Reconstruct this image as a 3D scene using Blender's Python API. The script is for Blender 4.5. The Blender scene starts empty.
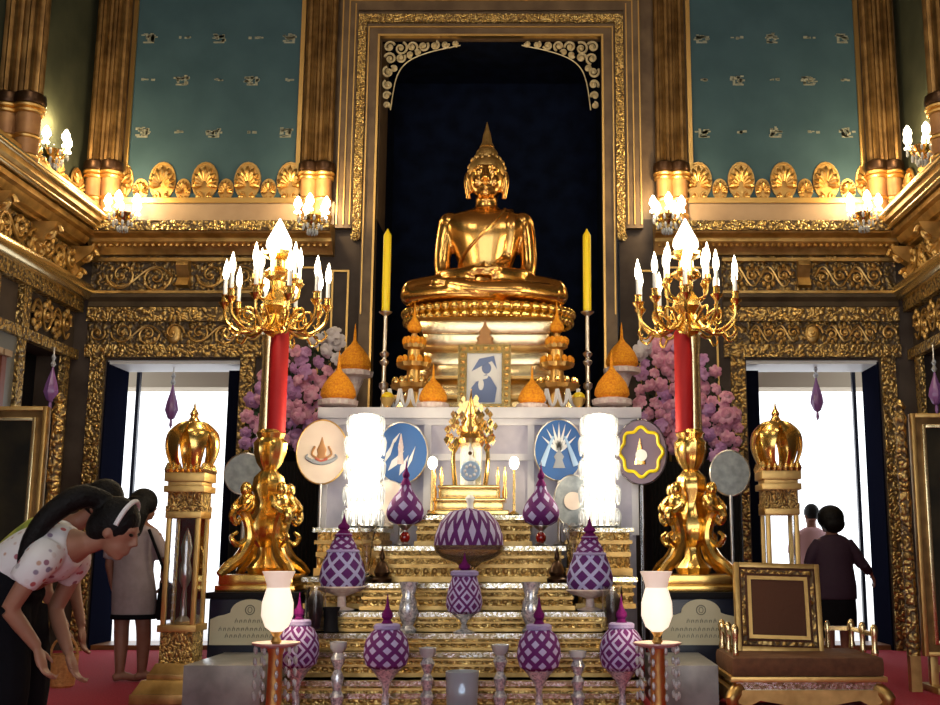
LK = 1.0; HALL = 150; EXPO = 0.0
import bpy, bmesh, math, random
from mathutils import Vector, Matrix, Euler
random.seed(7)
PI = math.pi
S = bpy.context.scene
COL = S.collection

# ------------------------------------------------------------------ mesh builder
class MB:
    def __init__(s):
        s.v = []; s.f = []; s.sm = []; s.uv = {}
    def add(s, vs, fs, smooth=False, uvs=None, M=None):
        o = len(s.v)
        for p in vs:
            p = Vector(p)
            s.v.append(M @ p if M is not None else p)
        for i, f in enumerate(fs):
            if uvs is not None: s.uv[len(s.f)] = uvs[i]
            s.f.append([o + k for k in f]); s.sm.append(smooth)
        return s
    def box(s, c, d, M=None, taper=1.0):
        x, y, z = c; a, b, h = d[0] / 2, d[1] / 2, d[2] / 2; t = taper
        vs = [(x-a,y-b,z-h),(x+a,y-b,z-h),(x+a,y+b,z-h),(x-a,y+b,z-h),
              (x-a*t,y-b*t,z+h),(x+a*t,y-b*t,z+h),(x+a*t,y+b*t,z+h),(x-a*t,y+b*t,z+h)]
        return s.add(vs, [(0,3,2,1),(4,5,6,7),(0,1,5,4),(1,2,6,5),(2,3,7,6),(3,0,4,7)], False, None, M)
    def bb(s, x0, x1, y0, y1, z0, z1):
        return s.box(((x0+x1)/2,(y0+y1)/2,(z0+z1)/2), (abs(x1-x0),abs(y1-y0),abs(z1-z0)))
    def lathe(s, prof, n=20, at=(0,0,0), M=None, sx=1, sy=1, flute=0, fd=0.0, smooth=True):
        vs = []; fs = []; us = []
        m = len(prof); z0 = prof[0][1]; zz = (prof[-1][1] - z0) or 1
        for (r, z) in prof:
            for k in range(n):
                a = 2*PI*k/n
                q = r * (1 + fd*math.cos(flute*a)) if flute else r
                vs.append((at[0]+q*math.cos(a)*sx, at[1]+q*math.sin(a)*sy, at[2]+z))
        for i in range(m-1):
            for k in range(n):
                k2 = (k+1) % n
                fs.append((i*n+k, i*n+k2, (i+1)*n+k2, (i+1)*n+k))
                u0, u1 = k/n, (k+1)/n
                v0, v1 = (prof[i][1]-z0)/zz, (prof[i+1][1]-z0)/zz
                us.append([(u0,v0),(u1,v0),(u1,v1),(u0,v1)])
        if prof[0][0] > 1e-5: fs.append(tuple(reversed(range(n)))); us.append([(0,0)]*n)
        if prof[-1][0] > 1e-5: fs.append(tuple((m-1)*n+k for k in range(n))); us.append([(0,1)]*n)
        return s.add(vs, fs, smooth, us, M)
    def sphere(s, c, r, n=12, m=8, M=None):
        if not hasattr(r, '__len__'): r = (r, r, r)
        vs = [(c[0], c[1], c[2]-r[2])]; fs = []
        for i in range(1, m):
            t = -PI/2 + PI*i/m
            for k in range(n):
                a = 2*PI*k/n
                vs.append((c[0]+r[0]*math.cos(t)*math.cos(a), c[1]+r[1]*math.cos(t)*math.sin(a), c[2]+r[2]*math.sin(t)))
        vs.append((c[0], c[1], c[2]+r[2])); L = len(vs)-1
        for k in range(n):
            k2 = (k+1) % n
            fs.append((0, 1+k2, 1+k)); fs.append((L, L-n+k, L-n+k2))
            for i in range(m-2):
                a = 1+i*n
                fs.append((a+k, a+k2, a+n+k2, a+n+k))
        return s.add(vs, fs, True, None, M)
    def tube(s, pts, r, n=8, k=0, M=None, squash=1.0, up=None):
        pts = [Vector(p) for p in pts]
        rr = list(r) if hasattr(r, '__len__') else [r]*len(pts)
        if k:
            P2 = []; R2 = []
            for i in range(len(pts)-1):
                p0 = pts[max(i-1,0)]; p1 = pts[i]; p2 = pts[i+1]; p3 = pts[min(i+2,len(pts)-1)]
                for j in range(k):
                    t = j/k
                    P2.append(0.5*((2*p1)+(p2-p0)*t+(2*p0-5*p1+4*p2-p3)*t*t+(3*p1-p0-3*p2+p3)*t**3))
                    R2.append(rr[i]+(rr[i+1]-rr[i])*t)
            P2.append(pts[-1]); R2.append(rr[-1]); pts, rr = P2, R2
        vs = []; fs = []; N = len(pts)
        nrm = None
        for i in range(N):
            t = (pts[min(i+1,N-1)] - pts[max(i-1,0)])
            t = t.normalized() if t.length > 1e-9 else Vector((0,0,1))
            if nrm is None:
                nrm = Vector(up) if up else (Vector((0,0,1)) if abs(t.z) < .9 else Vector((0,1,0)))
            nrm = nrm - t*nrm.dot(t)
            if nrm.length < 1e-6: nrm = t.orthogonal()
            nrm.normalize(); b = t.cross(nrm)
            for q in range(n):
                a = 2*PI*q/n
                vs.append(pts[i] + rr[i]*(nrm*math.cos(a)*squash + b*math.sin(a)))
        for i in range(N-1):
            for q in range(n):
                q2 = (q+1) % n
                fs.append((i*n+q, i*n+q2, (i+1)*n+q2, (i+1)*n+q))
        fs.append(tuple(reversed(range(n)))); fs.append(tuple((N-1)*n+q for q in range(n)))
        return s.add(vs, fs, True, None, M)
    def loft(s, rings, n=20, M=None, k=1):
        # rings: (cx, cy, cz, rx, ry)
        if k > 1:
            R2 = []
            for i in range(len(rings)-1):
                p = [rings[max(i-1,0)], rings[i], rings[i+1], rings[min(i+2,len(rings)-1)]]
                for j in range(k):
                    t = j/k
                    R2.append(tuple(.5*(2*b+(c-a)*t+(2*a-5*b+4*c-d)*t*t+(3*b-a-3*c+d)*t**3) for a, b, c, d in zip(*p)))
            rings = R2+[rings[-1]]
        vs = []; fs = []
        for (x, y, z, rx, ry) in rings:
            for k in range(n):
                a = 2*PI*k/n
                vs.append((x+rx*math.cos(a), y+ry*math.sin(a), z))
        for i in range(len(rings)-1):
            for k in range(n):
                k2 = (k+1) % n
                fs.append((i*n+k, i*n+k2, (i+1)*n+k2, (i+1)*n+k))
        fs.append(tuple(reversed(range(n)))); fs.append(tuple((len(rings)-1)*n+k for k in range(n)))
        return s.add(vs, fs, True, None, M)
    def prism(s, outl, y0, y1, M=None, smooth=False):
        # outline in x,z; extruded along y
        n = len(outl)
        vs = [(p[0], y0, p[1]) for p in outl] + [(p[0], y1, p[1]) for p in outl]
        fs = [tuple(range(n)), tuple(reversed(range(n, 2*n)))]
        fs += [(i, n+i, n+(i+1) % n, (i+1) % n) for i in range(n)]
        return s.add(vs, fs, smooth, None, M)
    def sweep(s, prof, fn, u0, u1):
        # profile (d, z) closed against the wall, carried along u by fn(u, d, z)
        n = len(prof)
        vs = [fn(u0, d, z) for d, z in prof] + [fn(u1, d, z) for d, z in prof]
        fs = [tuple(range(n)), tuple(reversed(range(n, 2*n)))]
        fs += [(i, n+i, n+(i+1) % n, (i+1) % n) for i in range(n)]
        return s.add(vs, fs)
    def mesh(s, name='mesh', bevel=0, sharp=38):
        me = bpy.data.meshes.new(name)
        me.from_pydata([tuple(p) for p in s.v], [], s.f)
        me.polygons.foreach_set('use_smooth', s.sm)
        if s.uv:
            ul = me.uv_layers.new(name='UVMap')
            for i, p in enumerate(me.polygons):
                u = s.uv.get(i)
                if u:
                    for q, li in enumerate(p.loop_indices): ul.data[li].uv = u[q]
        bm = bmesh.new(); bm.from_mesh(me)
        if bevel: bmesh.ops.bevel(bm, geom=bm.edges[:], offset=bevel, segments=2, affect='EDGES', profile=.6)
        bmesh.ops.recalc_face_normals(bm, faces=bm.faces[:])
        bm.to_mesh(me); bm.free()
        me.set_sharp_from_angle(angle=math.radians(sharp))
        return me
    def rect(s, x0, x1, z0, z1, t, y0, y1):
        # four bars mitred square, no overlap
        s.bb(x0,x0+t,y0,y1,z0,z1).bb(x1-t,x1,y0,y1,z0,z1).bb(x0+t,x1-t,y0,y1,z0,z0+t)
        return s.bb(x0+t,x1-t,y0,y1,z1-t,z1)
    def warp(s, fn):
        s.v = [Vector(fn(*p)) for p in s.v]; return s
    def build(s, name, mat, parent=None, bevel=0, key=None, sharp=38):
        if key and key in CACHE: me = CACHE[key]
        else:
            me = s.mesh(name, bevel, sharp)
            me.materials.append(mat)
            if key: CACHE[key] = me
        o = bpy.data.objects.new(name, me); COL.objects.link(o)
        if parent: o.parent = parent
        return o
    def fused(s, name, mat, parent=None, voxel=.012, smooth=4, key=None):
        # melts overlapping volumes into one continuous skin
        if key and key in CACHE: me2 = CACHE[key]
        else:
            me = s.mesh(name)
            t = bpy.data.objects.new('tmp', me); COL.objects.link(t)
            m = t.modifiers.new('r', 'REMESH'); m.mode = 'VOXEL'; m.voxel_size = voxel; m.use_smooth_shade = True
            if smooth:
                q = t.modifiers.new('s', 'SMOOTH'); q.factor = .5; q.iterations = smooth
            dg = bpy.context.evaluated_depsgraph_get(); dg.update()
            me2 = bpy.data.meshes.new_from_object(t.evaluated_get(dg))
            bpy.data.objects.remove(t); bpy.data.meshes.remove(me)
            me2.materials.clear(); me2.materials.append(mat)
            me2.polygons.foreach_set('use_smooth', [True]*len(me2.polygons))
            if key: CACHE[key] = me2
        o = bpy.data.objects.new(name, me2); COL.objects.link(o)
        if parent: o.parent = parent
        return o
CACHE = {}

def tag(o, label, cat, group=None, kind=None):
    o['label'] = label; o['category'] = cat
    if group: o['group'] = group
    if kind: o['kind'] = kind
    return o
def thing(name, label, cat, loc=(0,0,0), rz=0, group=None):
    o = bpy.data.objects.new(name, None); COL.objects.link(o)
    o.empty_display_size = .1
    o.location = loc; o.rotation_euler = (0,0,rz)
    return tag(o, label, cat, group)
def struct(name, mb, mat, label, cat, parent=None, bevel=0):
    o = mb.build(name, mat, parent, bevel)
    if parent is None: tag(o, label, cat, None, 'structure')
    return o

# ------------------------------------------------------------------ camera frame: pixel -> point at depth Y
FPX = 1100.0; CAMP = Vector((.59, 0, 1.07)); PX0 = 545.0
TH = math.atan(197.5/FPX)
CF = Vector((0, math.cos(TH), math.sin(TH))); CU = Vector((0, -math.sin(TH), math.cos(TH)))
def at(px, py, Y):
    d = CF + Vector((1,0,0))*((px-PX0)/FPX) + CU*((352.5-py)/FPX)
    return CAMP + d*(Y/d.y)

# ------------------------------------------------------------------ materials
M = {}
def mat(name, col, rough=.5, metal=0.0, bump=None, **kw):
    m = bpy.data.materials.new(name); m.use_nodes = True
    nt = m.node_tree; b = nt.nodes['Principled BSDF']
    b.inputs['Base Color'].default_value = (*col, 1); b.inputs['Roughness'].default_value = rough
    b.inputs['Metallic'].default_value = metal
    for k, v in kw.items(): b.inputs[k.replace('_', ' ')].default_value = v
    if bump:
        sc, st = bump
        tc = nt.nodes.new('ShaderNodeTexCoord'); n = nt.nodes.new('ShaderNodeTexNoise'); n.inputs['Scale'].default_value = sc
        n.inputs['Detail'].default_value = 4
        bp = nt.nodes.new('ShaderNodeBump'); bp.inputs['Strength'].default_value = st; bp.inputs['Distance'].default_value = .02
        nt.links.new(tc.outputs['Object'], n.inputs['Vector']); nt.links.new(n.outputs['Fac'], bp.inputs['Height'])
        nt.links.new(bp.outputs['Normal'], b.inputs['Normal'])
    M[name] = m
    return m
def nodes(m): return m.node_tree.nodes, m.node_tree.links, m.node_tree.nodes['Principled BSDF']
def ramp(nt, stops):
    r = nt.nodes.new('ShaderNodeValToRGB'); e = r.color_ramp.elements
    while len(e) < len(stops): e.new(.5)
    for i, (p, c) in enumerate(stops): e[i].position = p; e[i].color = (*c, 1)
    return r
def noisy(name, c0, c1, scale, rough=.6, metal=0.0, detail=5, bump=0.0, lo=.35, hi=.65, stretch=None, spec=.5):
    m = mat(name, c0, rough, metal, Specular_IOR_Level=spec); N, L, b = nodes(m)
    tc = N.new('ShaderNodeTexCoord'); n = N.new('ShaderNodeTexNoise'); n.inputs['Scale'].default_value = scale; n.inputs['Detail'].default_value = detail
    src = tc.outputs['Object']
    if stretch:
        mp = N.new('ShaderNodeMapping'); mp.inputs['Scale'].default_value = stretch; L.new(src, mp.inputs['Vector']); src = mp.outputs['Vector']
    L.new(src, n.inputs['Vector'])
    r = ramp(m.node_tree, [(lo, c0), (hi, c1)]); L.new(n.outputs['Fac'], r.inputs['Fac']); L.new(r.outputs['Color'], b.inputs['Base Color'])
    if bump:
        bp = N.new('ShaderNodeBump'); bp.inputs['Strength'].default_value = bump; bp.inputs['Distance'].default_value = .02
        L.new(n.outputs['Fac'], bp.inputs['Height']); L.new(bp.outputs['Normal'], b.inputs['Normal'])
    return m
def carved(name, dark, gold, scale, rough=.32, bump=.9, mid=.42):
    # gilded carving: raised curls of gilt, darker colour mixed into the crevices
    m = mat(name, gold, rough, 1.0); N, L, b = nodes(m)
    tc = N.new('ShaderNodeTexCoord'); n = N.new('ShaderNodeTexNoise'); n.inputs['Scale'].default_value = scale*.35; n.inputs['Detail'].default_value = 2
    mx = N.new('ShaderNodeMixRGB'); mx.blend_type = 'ADD'; mx.inputs[0].default_value = .12
    v = N.new('ShaderNodeTexVoronoi'); v.inputs['Scale'].default_value = scale; v.feature = 'SMOOTH_F1'; v.inputs['Smoothness'].default_value = .35
    L.new(tc.outputs['Object'], n.inputs['Vector']); L.new(tc.outputs['Object'], mx.inputs[1]); L.new(n.outputs['Color'], mx.inputs[2]); L.new(mx.outputs[0], v.inputs['Vector'])
    inv = N.new('ShaderNodeMath'); inv.operation = 'SUBTRACT'; inv.inputs[0].default_value = 1; L.new(v.outputs['Distance'], inv.inputs[1])
    r = ramp(m.node_tree, [(mid-.02, dark), (mid+.16, gold)]); L.new(inv.outputs[0], r.inputs['Fac']); L.new(r.outputs['Color'], b.inputs['Base Color'])
    r2 = ramp(m.node_tree, [(mid-.02, (.55,.55,.55)), (mid+.16, (rough,)*3)]); L.new(inv.outputs[0], r2.inputs['Fac']); L.new(r2.outputs['Color'], b.inputs['Roughness'])
    r3 = ramp(m.node_tree, [(mid-.02, (.1,)*3), (mid+.16, (1,)*3)]); L.new(inv.outputs[0], r3.inputs['Fac']); L.new(r3.outputs['Color'], b.inputs['Metallic'])
    bp = N.new('ShaderNodeBump'); bp.inputs['Strength'].default_value = bump; bp.inputs['Distance'].default_value = .03
    L.new(inv.outputs[0], bp.inputs['Height']); L.new(bp.outputs['Normal'], b.inputs['Normal'])
    return m
def glow(name, col, st):
    m = mat(name, (1,1,1), .4); N, L, b = nodes(m)
    b.inputs['Emission Color'].default_value = (*col, 1); b.inputs['Emission Strength'].default_value = st
    return m

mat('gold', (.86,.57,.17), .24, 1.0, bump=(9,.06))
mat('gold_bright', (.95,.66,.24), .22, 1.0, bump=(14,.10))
mat('gold_buddha', (.74,.42,.13), .25, 1.0, bump=(3,.04))
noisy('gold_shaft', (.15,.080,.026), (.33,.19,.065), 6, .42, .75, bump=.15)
noisy('gold_leaf', (.62,.50,.27), (.78,.66,.40), 20, .45, .35)
noisy('pale_gilt', (.22,.25,.21), (.36,.36,.27), 30, .7)
mat('gold_pale', (.93,.75,.42), .25, 1.0, bump=(10,.12))
mat('gold_satin', (.72,.46,.16), .42, 1.0, bump=(20,.15))
noisy('gold_old', (.42,.26,.085), (.72,.48,.18), 6, .42, .9, bump=.15)
carved('carved_gilt', (.11,.066,.026), (.62,.43,.16), 25, rough=.38, mid=.38)
carved('carved_fine', (.20,.11,.035), (.90,.66,.26), 40, mid=.34)
carved('carved_dim', (.085,.056,.030), (.36,.25,.10), 21, mid=.46, rough=.42)
carved('carved_altar', (.46,.28,.07), (1.0,.74,.28), 42, mid=.30, bump=.5)
noisy('dark_frieze', (.062,.042,.024), (.11,.076,.042), 5, .6, spec=.25)
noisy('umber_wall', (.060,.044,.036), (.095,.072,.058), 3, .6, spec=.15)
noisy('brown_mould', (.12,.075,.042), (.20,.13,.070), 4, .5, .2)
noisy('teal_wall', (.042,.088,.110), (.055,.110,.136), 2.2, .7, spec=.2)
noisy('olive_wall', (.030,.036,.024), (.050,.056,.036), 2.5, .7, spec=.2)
noisy('parapet', (.36,.24,.145), (.45,.31,.19), 3, .6)
noisy('terracotta', (.36,.17,.07), (.50,.26,.10), 6, .45, .25)
noisy('niche_cloth', (.0035,.0055,.013), (.006,.010,.026), 5, .9, spec=.05)
noisy('carpet', (.33,.012,.030), (.45,.022,.050), 60, .95, bump=.3)
noisy('marble', (.17,.17,.18), (.30,.30,.31), 5, .3, detail=8)
noisy('white_marble', (.62,.60,.66), (.78,.76,.80), 3, .35, detail=7)
noisy('lavender_panel', (.42,.40,.52), (.60,.57,.66), 4, .45)
mat('black_wood', (.008,.008,.012), .6, bump=(30,.1), Specular_IOR_Level=.15)
mat('navy_wood', (.010,.016,.040), .35)
mat('black_cloth', (.008,.008,.009), .8, bump=(14,.3))
noisy('wood', (.16,.065,.022), (.28,.12,.04), 7, .4, stretch=(1,1,6))
noisy('red_wood', (.17,.045,.025), (.24,.07,.035), 7, .45, stretch=(6,6,1))
mat('grey_paint', (.17,.17,.16), .5)
mat('dark_glass', (.012,.022,.024), .08, Specular_IOR_Level=.6)
noisy('mirror', (.035,.035,.03), (.10,.085,.05), 2.5, .12, .6)
mat('glass', (.97,.98,1), .03, Transmission_Weight=1.0, IOR=1.45)
mat('crystal', (.82,.85,.90), .07, Transmission_Weight=.45, IOR=1.5, Coat_Weight=.5)
mat('door_dark', (.006,.007,.016), .9, Specular_IOR_Level=0.0)
mat('amber_glass', (.95,.70,.45), .06, Transmission_Weight=.85, IOR=1.45)
mat('frosted_glass', (.62,.70,.82), .28, Transmission_Weight=.6, IOR=1.4)
glow('rim_glow', (1,.72,.50), .45)
mat('silver', (.62,.60,.58), .3, 1.0, bump=(30,.15))
mat('cream_sign', (.66,.62,.44), .5); mat('ink', (.20,.20,.15), .6)
mat('white_paint', (.80,.80,.80), .5); mat('beige', (.62,.52,.38), .7); mat('pavement', (.72,.72,.72), .8)
noisy('orange_flowers', (.78,.22,.006), (.98,.42,.012), 55, .8, bump=.8)
mat('yellow_wax', (.90,.66,.01), .4, Subsurface_Weight=.15)
mat('red_cloth', (.52,.008,.012), .6, bump=(25,.2))
mat('brown_bronze', (.06,.03,.015), .35, .8)
mat('purple', (.135,.005,.115), .8, bump=(90,.5), Specular_IOR_Level=.2); mat('lilac', (.38,.33,.62), .8, bump=(90,.4), Specular_IOR_Level=.2); mat('purple_glass', (.30,.13,.36), .25)
noisy('pale_pink', (.70,.52,.50), (.85,.74,.68), 30, .6)
mat('ruby', (.30,.01,.008), .1, Coat_Weight=.6)
noisy('skin', (.30,.140,.085), (.35,.165,.10), 8, .55); noisy('skin_dark', (.24,.10,.06), (.29,.13,.08), 8, .55)
mat('hair', (.004,.0035,.0035), .6, bump=(60,.4), Specular_IOR_Level=.2); mat('black_fabric', (.006,.006,.008), .9, bump=(40,.2), Specular_IOR_Level=.1)
noisy('mauve', (.27,.21,.21), (.33,.26,.26), 12, .85); mat('plum', (.030,.010,.028), .8, bump=(20,.3)); mat('pink_shirt', (.62,.36,.38), .8)
noisy('yellow_green', (.20,.30,.04), (.62,.58,.10), 14, .8); mat('scarlet', (.55,.012,.02), .7); mat('white_cloth', (.80,.80,.82), .8)
noisy('basket', (.40,.17,.04), (.62,.30,.08), 45, .7, bump=.6)
noisy('bark_leaf', (.012,.03,.012), (.03,.07,.025), 12, .7)
noisy('pink_petal', (.66,.22,.38), (.90,.52,.62), 18, .75); noisy('mauve_petal', (.46,.20,.46), (.66,.38,.64), 14, .75); noisy('white_petal', (.66,.60,.64), (.80,.76,.78), 14, .75)
noisy('grey_disc', (.22,.25,.27), (.34,.37,.40), 16, .5); noisy('cushion_brown', (.10,.038,.014), (.15,.060,.023), 20, .8, bump=.2); mat('brown_velvet', (.085,.030,.013), .85, bump=(30,.2))
glow('tea_flame', (.75,.88,1), 1.6); glow('bulb', (1,.87,.62), 14); glow('flame_glass', (1,.90,.68), 5.0); glow('lamp_crystal', (1,.90,.68), 5); glow('hurricane', (1,.82,.62), 1.0)

# glittering mosaic for the altar ledges
m = mat('glitter', (.6,.6,.55), .2, .8); N, L, b = nodes(m)
tc = N.new('ShaderNodeTexCoord'); v = N.new('ShaderNodeTexVoronoi'); v.inputs['Scale'].default_value = 75
L.new(tc.outputs['Object'], v.inputs['Vector'])
sp = N.new('ShaderNodeSeparateColor'); L.new(v.outputs['Color'], sp.inputs[0])
r = ramp(m.node_tree, [(.1,(.30,.24,.12)),(.45,(.58,.50,.32)),(.8,(.80,.78,.70)),(.97,(1,1,1))]); L.new(sp.outputs[0], r.inputs['Fac']); L.new(r.outputs['Color'], b.inputs['Base Color'])
bp = N.new('ShaderNodeBump'); bp.inputs['Strength'].default_value = 1; bp.inputs['Distance'].default_value = .03; L.new(v.outputs['Color'], bp.inputs['Height']); L.new(bp.outputs['Normal'], b.inputs['Normal'])

m2 = m.copy(); m2.name = 'cut_crystal'; M['cut_crystal'] = m2
for n_ in m2.node_tree.nodes:
    if n_.type == 'VALTORGB':
        for e, c_ in zip(n_.color_ramp.elements, ((.40,.42,.48),(.66,.70,.78),(.88,.92,1),(1,1,1))): e.color = (*c_, 1)
m2.node_tree.nodes['Principled BSDF'].inputs['Metallic'].default_value = .5

# printed white blouse
m = mat('floral_print', (.7,.68,.68), .85); N, L, b = nodes(m)
tc = N.new('ShaderNodeTexCoord'); v = N.new('ShaderNodeTexVoronoi'); v.inputs['Scale'].default_value = 25; L.new(tc.outputs['Object'], v.inputs['Vector'])
r = ramp(m.node_tree, [(.26,(1,1,1)),(.36,(0,0,0))]); L.new(v.outputs['Distance'], r.inputs['Fac'])
sp = N.new('ShaderNodeSeparateColor'); L.new(v.outputs['Color'], sp.inputs[0])
r2 = ramp(m.node_tree, [(.3,(.45,.10,.10)),(.5,(.20,.16,.24)),(.7,(.70,.68,.68)),(.9,(.5,.3,.2))]); L.new(sp.outputs[0], r2.inputs['Fac'])
mx = N.new('ShaderNodeMixRGB'); L.new(r.outputs['Color'], mx.inputs[0]); mx.inputs[1].default_value = (.74,.72,.72,1); L.new(r2.outputs['Color'], mx.inputs[2]); L.new(mx.outputs[0], b.inputs['Base Color'])

# flower-bud lattice: threaded blossoms in two colours, on the lathe's UV
def lattice(name, nu, nv, lo, hi, inner=0.0, ca=(.125,.007,.150), cb=(.50,.46,.76), v0=0.0, v1=1.0):
    m = mat(name, ca, .75); N, L, b = nodes(m)
    def mth(op, a, c=None):
        n = N.new('ShaderNodeMath'); n.operation = op
        for i, q in enumerate((a, c)):
            if q is None: continue
            if isinstance(q, (int, float)): n.inputs[i].default_value = q
            else: L.new(q, n.inputs[i])
        return n.outputs[0]
    uv = N.new('ShaderNodeUVMap'); sx = N.new('ShaderNodeSeparateXYZ'); L.new(uv.outputs[0], sx.inputs[0])
    u = mth('MULTIPLY', sx.outputs[0], nu); w = mth('MULTIPLY', sx.outputs[1], nv)
    fa = mth('ABSOLUTE', mth('SUBTRACT', mth('FRACT', mth('ADD', u, w)), .5))
    fb = mth('ABSOLUTE', mth('SUBTRACT', mth('FRACT', mth('ADD', mth('SUBTRACT', u, w), 40.0)), .5))
    k = mth('MAXIMUM', fa, fb)
    f = mth('MULTIPLY', mth('GREATER_THAN', k, lo), mth('LESS_THAN', k, hi))
    if inner: f = mth('MAXIMUM', f, mth('LESS_THAN', k, inner))
    f = mth('MULTIPLY', f, mth('MULTIPLY', mth('GREATER_THAN', sx.outputs[1], v0), mth('LESS_THAN', sx.outputs[1], v1)))
    mx = N.new('ShaderNodeMixRGB'); L.new(f, mx.inputs[0]); mx.inputs[1].default_value = (*ca,1); mx.inputs[2].default_value = (*cb,1)
    L.new(mx.outputs[0], b.inputs['Base Color'])
    n = N.new('ShaderNodeTexNoise'); n.inputs['Scale'].default_value = 90; t2 = N.new('ShaderNodeTexCoord'); L.new(t2.outputs['Object'], n.inputs['Vector'])
    bp = N.new('ShaderNodeBump'); bp.inputs['Strength'].default_value = .5; bp.inputs['Distance'].default_value = .01; L.new(n.outputs['Fac'], bp.inputs['Height']); L.new(bp.outputs['Normal'], b.inputs['Normal'])
lattice('bud_diamonds', 6, 2.2, -1, .27)
lattice('bud_small_diamonds', 9, 3.0, -1, .29)
lattice('bud_lattice', 8, 2.4, .36, 1, 0, (.095,.007,.150), (.46,.47,.80))
lattice('bud_rings', 7, 2.2, .22, .40)
lattice('bud_stripes', 18, 1.15, -1, .31, 0, (.105,.006,.145), (.52,.48,.76), v0=.1)
lattice('knit_panel', 10, 10, .4, 1)
# ------------------------------------------------------------------ the hall
YB = 12.3; XW = 4.78
fb = lambda u, d, z: (u, YB-d, z)
fl = lambda u, d, z: (-XW+d, u, z)
fr = lambda u, d, z: (XW-d, u, z)
def bar(mb, fn, u0, u1, z0, z1, d0, d1):
    return mb.sweep([(d0,z0),(d1,z0),(d1,z1),(d0,z1)], fn, u0, u1)
def spiral(mb, fn, u, w, R, r, turns=1.6, a0=0.0, sgn=1, d=.03, n=22):
    pts = []; rr = []
    for i in range(n):
        t = i/(n-1); a = a0 + sgn*2*PI*turns*t; q = R*(1-.86*t)
        pts.append(fn(u+q*math.cos(a), d+.006*i/n, w+q*math.sin(a))); rr.append(r*(1-.45*t))
    mb.tube(pts, rr, n=6); mb.sphere(fn(u, d, w), r*1.9, 8, 5)
def scroll_run(mb, fn, u0, u1, w, h, step, r=.016, d=.02):
    # running vine: alternating curls with leaves
    n = max(2, int(round((u1-u0)/step))); st = (u1-u0)/n
    wave = []
    for i in range(n):
        uc = u0+st*(i+.5); s = 1 if i % 2 else -1
        spiral(mb, fn, uc, w+s*h*.04, min(st*.46, h*.40), r, 1.5, PI*(0 if i % 2 else 1), s, d)
        for q in range(3):
            a = PI/2*s + (q-1)*.8
            c = fn(uc+st*.40*math.cos(a), d, w+h*.40*math.sin(a))
            mb.sphere(c, (r*1.5, r*1.5, r*2.3) , 7, 5)
        for k in range(6):
            wave.append(fn(u0+st*(i+k/6), d, w - s*h*.36*math.sin(PI*k/6)))
    mb.tube(wave, r*.8, n=5)
def palmette(mb, fn0, u, z, h, d=.05):
    fn = lambda a, d_, z_: fn0(u+(a-u)*.78, d_, z_)
    c = z+h*.50
    for k in range(9):
        a = PI/2 + (k-4)*.42; L = h*.44*(1-.05*abs(k-4))
        p0 = (u, c-h*.10)
        mb.tube([fn(p0[0]+L*.25*math.cos(a), d, p0[1]+L*.25*math.sin(a)), fn(p0[0]+L*.75*math.cos(a), d+.02, p0[1]+L*.75*math.sin(a)), fn(p0[0]+L*1.12*math.cos(a), d, p0[1]+L*1.12*math.sin(a))], [h*.022, h*.066, h*.02], n=6, k=2)
    pts = [fn(u+h*.40*math.cos(2*PI*k/20), d-.02, c+h*.02+h*.47*math.sin(2*PI*k/20)) for k in range(21)]
    mb.tube(pts, h*.035, n=5)
    n = 20; o = [(u+h*.39*math.cos(2*PI*k/n), c+h*.02+h*.46*math.sin(2*PI*k/n)) for k in range(n)]
    vs = [fn(p[0], .012, p[1]) for p in o] + [fn(p[0], d-.015, p[1]) for p in o]
    mb.add(vs, [tuple(range(n)), tuple(reversed(range(n,2*n)))] + [(i,n+i,n+(i+1)%n,(i+1)%n) for i in range(n)])
    for s in (-1,1):
        spiral(mb, fn, u+s*h*.17, z+h*.10, h*.12, h*.035, 1.2, PI/2, s, d)
def cresting(mb, fn, us, z, big, small):
    for i, u in enumerate(us): palmette(mb, fn, u, z, big if i % 2 == 0 else small)

# ---- floor, outdoors, ceiling
struct('floor', MB().bb(-6,6,-3.2,12.9,-.1,0), M['carpet'], 'red carpet covering the hall floor', 'floor')
struct('ground', MB().bb(-16,16,12.9,40,-.12,-.02), M['pavement'], 'sunlit pale pavement outside the two doorways', 'ground')
struct('ceiling', MB().bb(-6,6,-3.2,14.2,9.0,9.2), M['brown_mould'], 'dark ceiling high above the hall', 'ceiling')
struct('trim_eave', MB().bb(-9,9,14.0,14.4,3.13,3.75).bb(-9,9,14.1,15.4,3.75,3.85), M['beige'], 'beige eave beam seen outside at the top of the doorways', 'beam')
struct('wall_front', MB().bb(-6,6,-3.4,-3.2,4.6,9).bb(-6,-4,-3.4,-3.2,0,4.6).bb(4,6,-3.4,-3.2,0,4.6).bb(-1.6,-1,-3.4,-3.2,0,4.6).bb(1,1.6,-3.4,-3.2,0,4.6), M['umber_wall'], 'front wall of the hall with three tall openings', 'wall')

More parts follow.
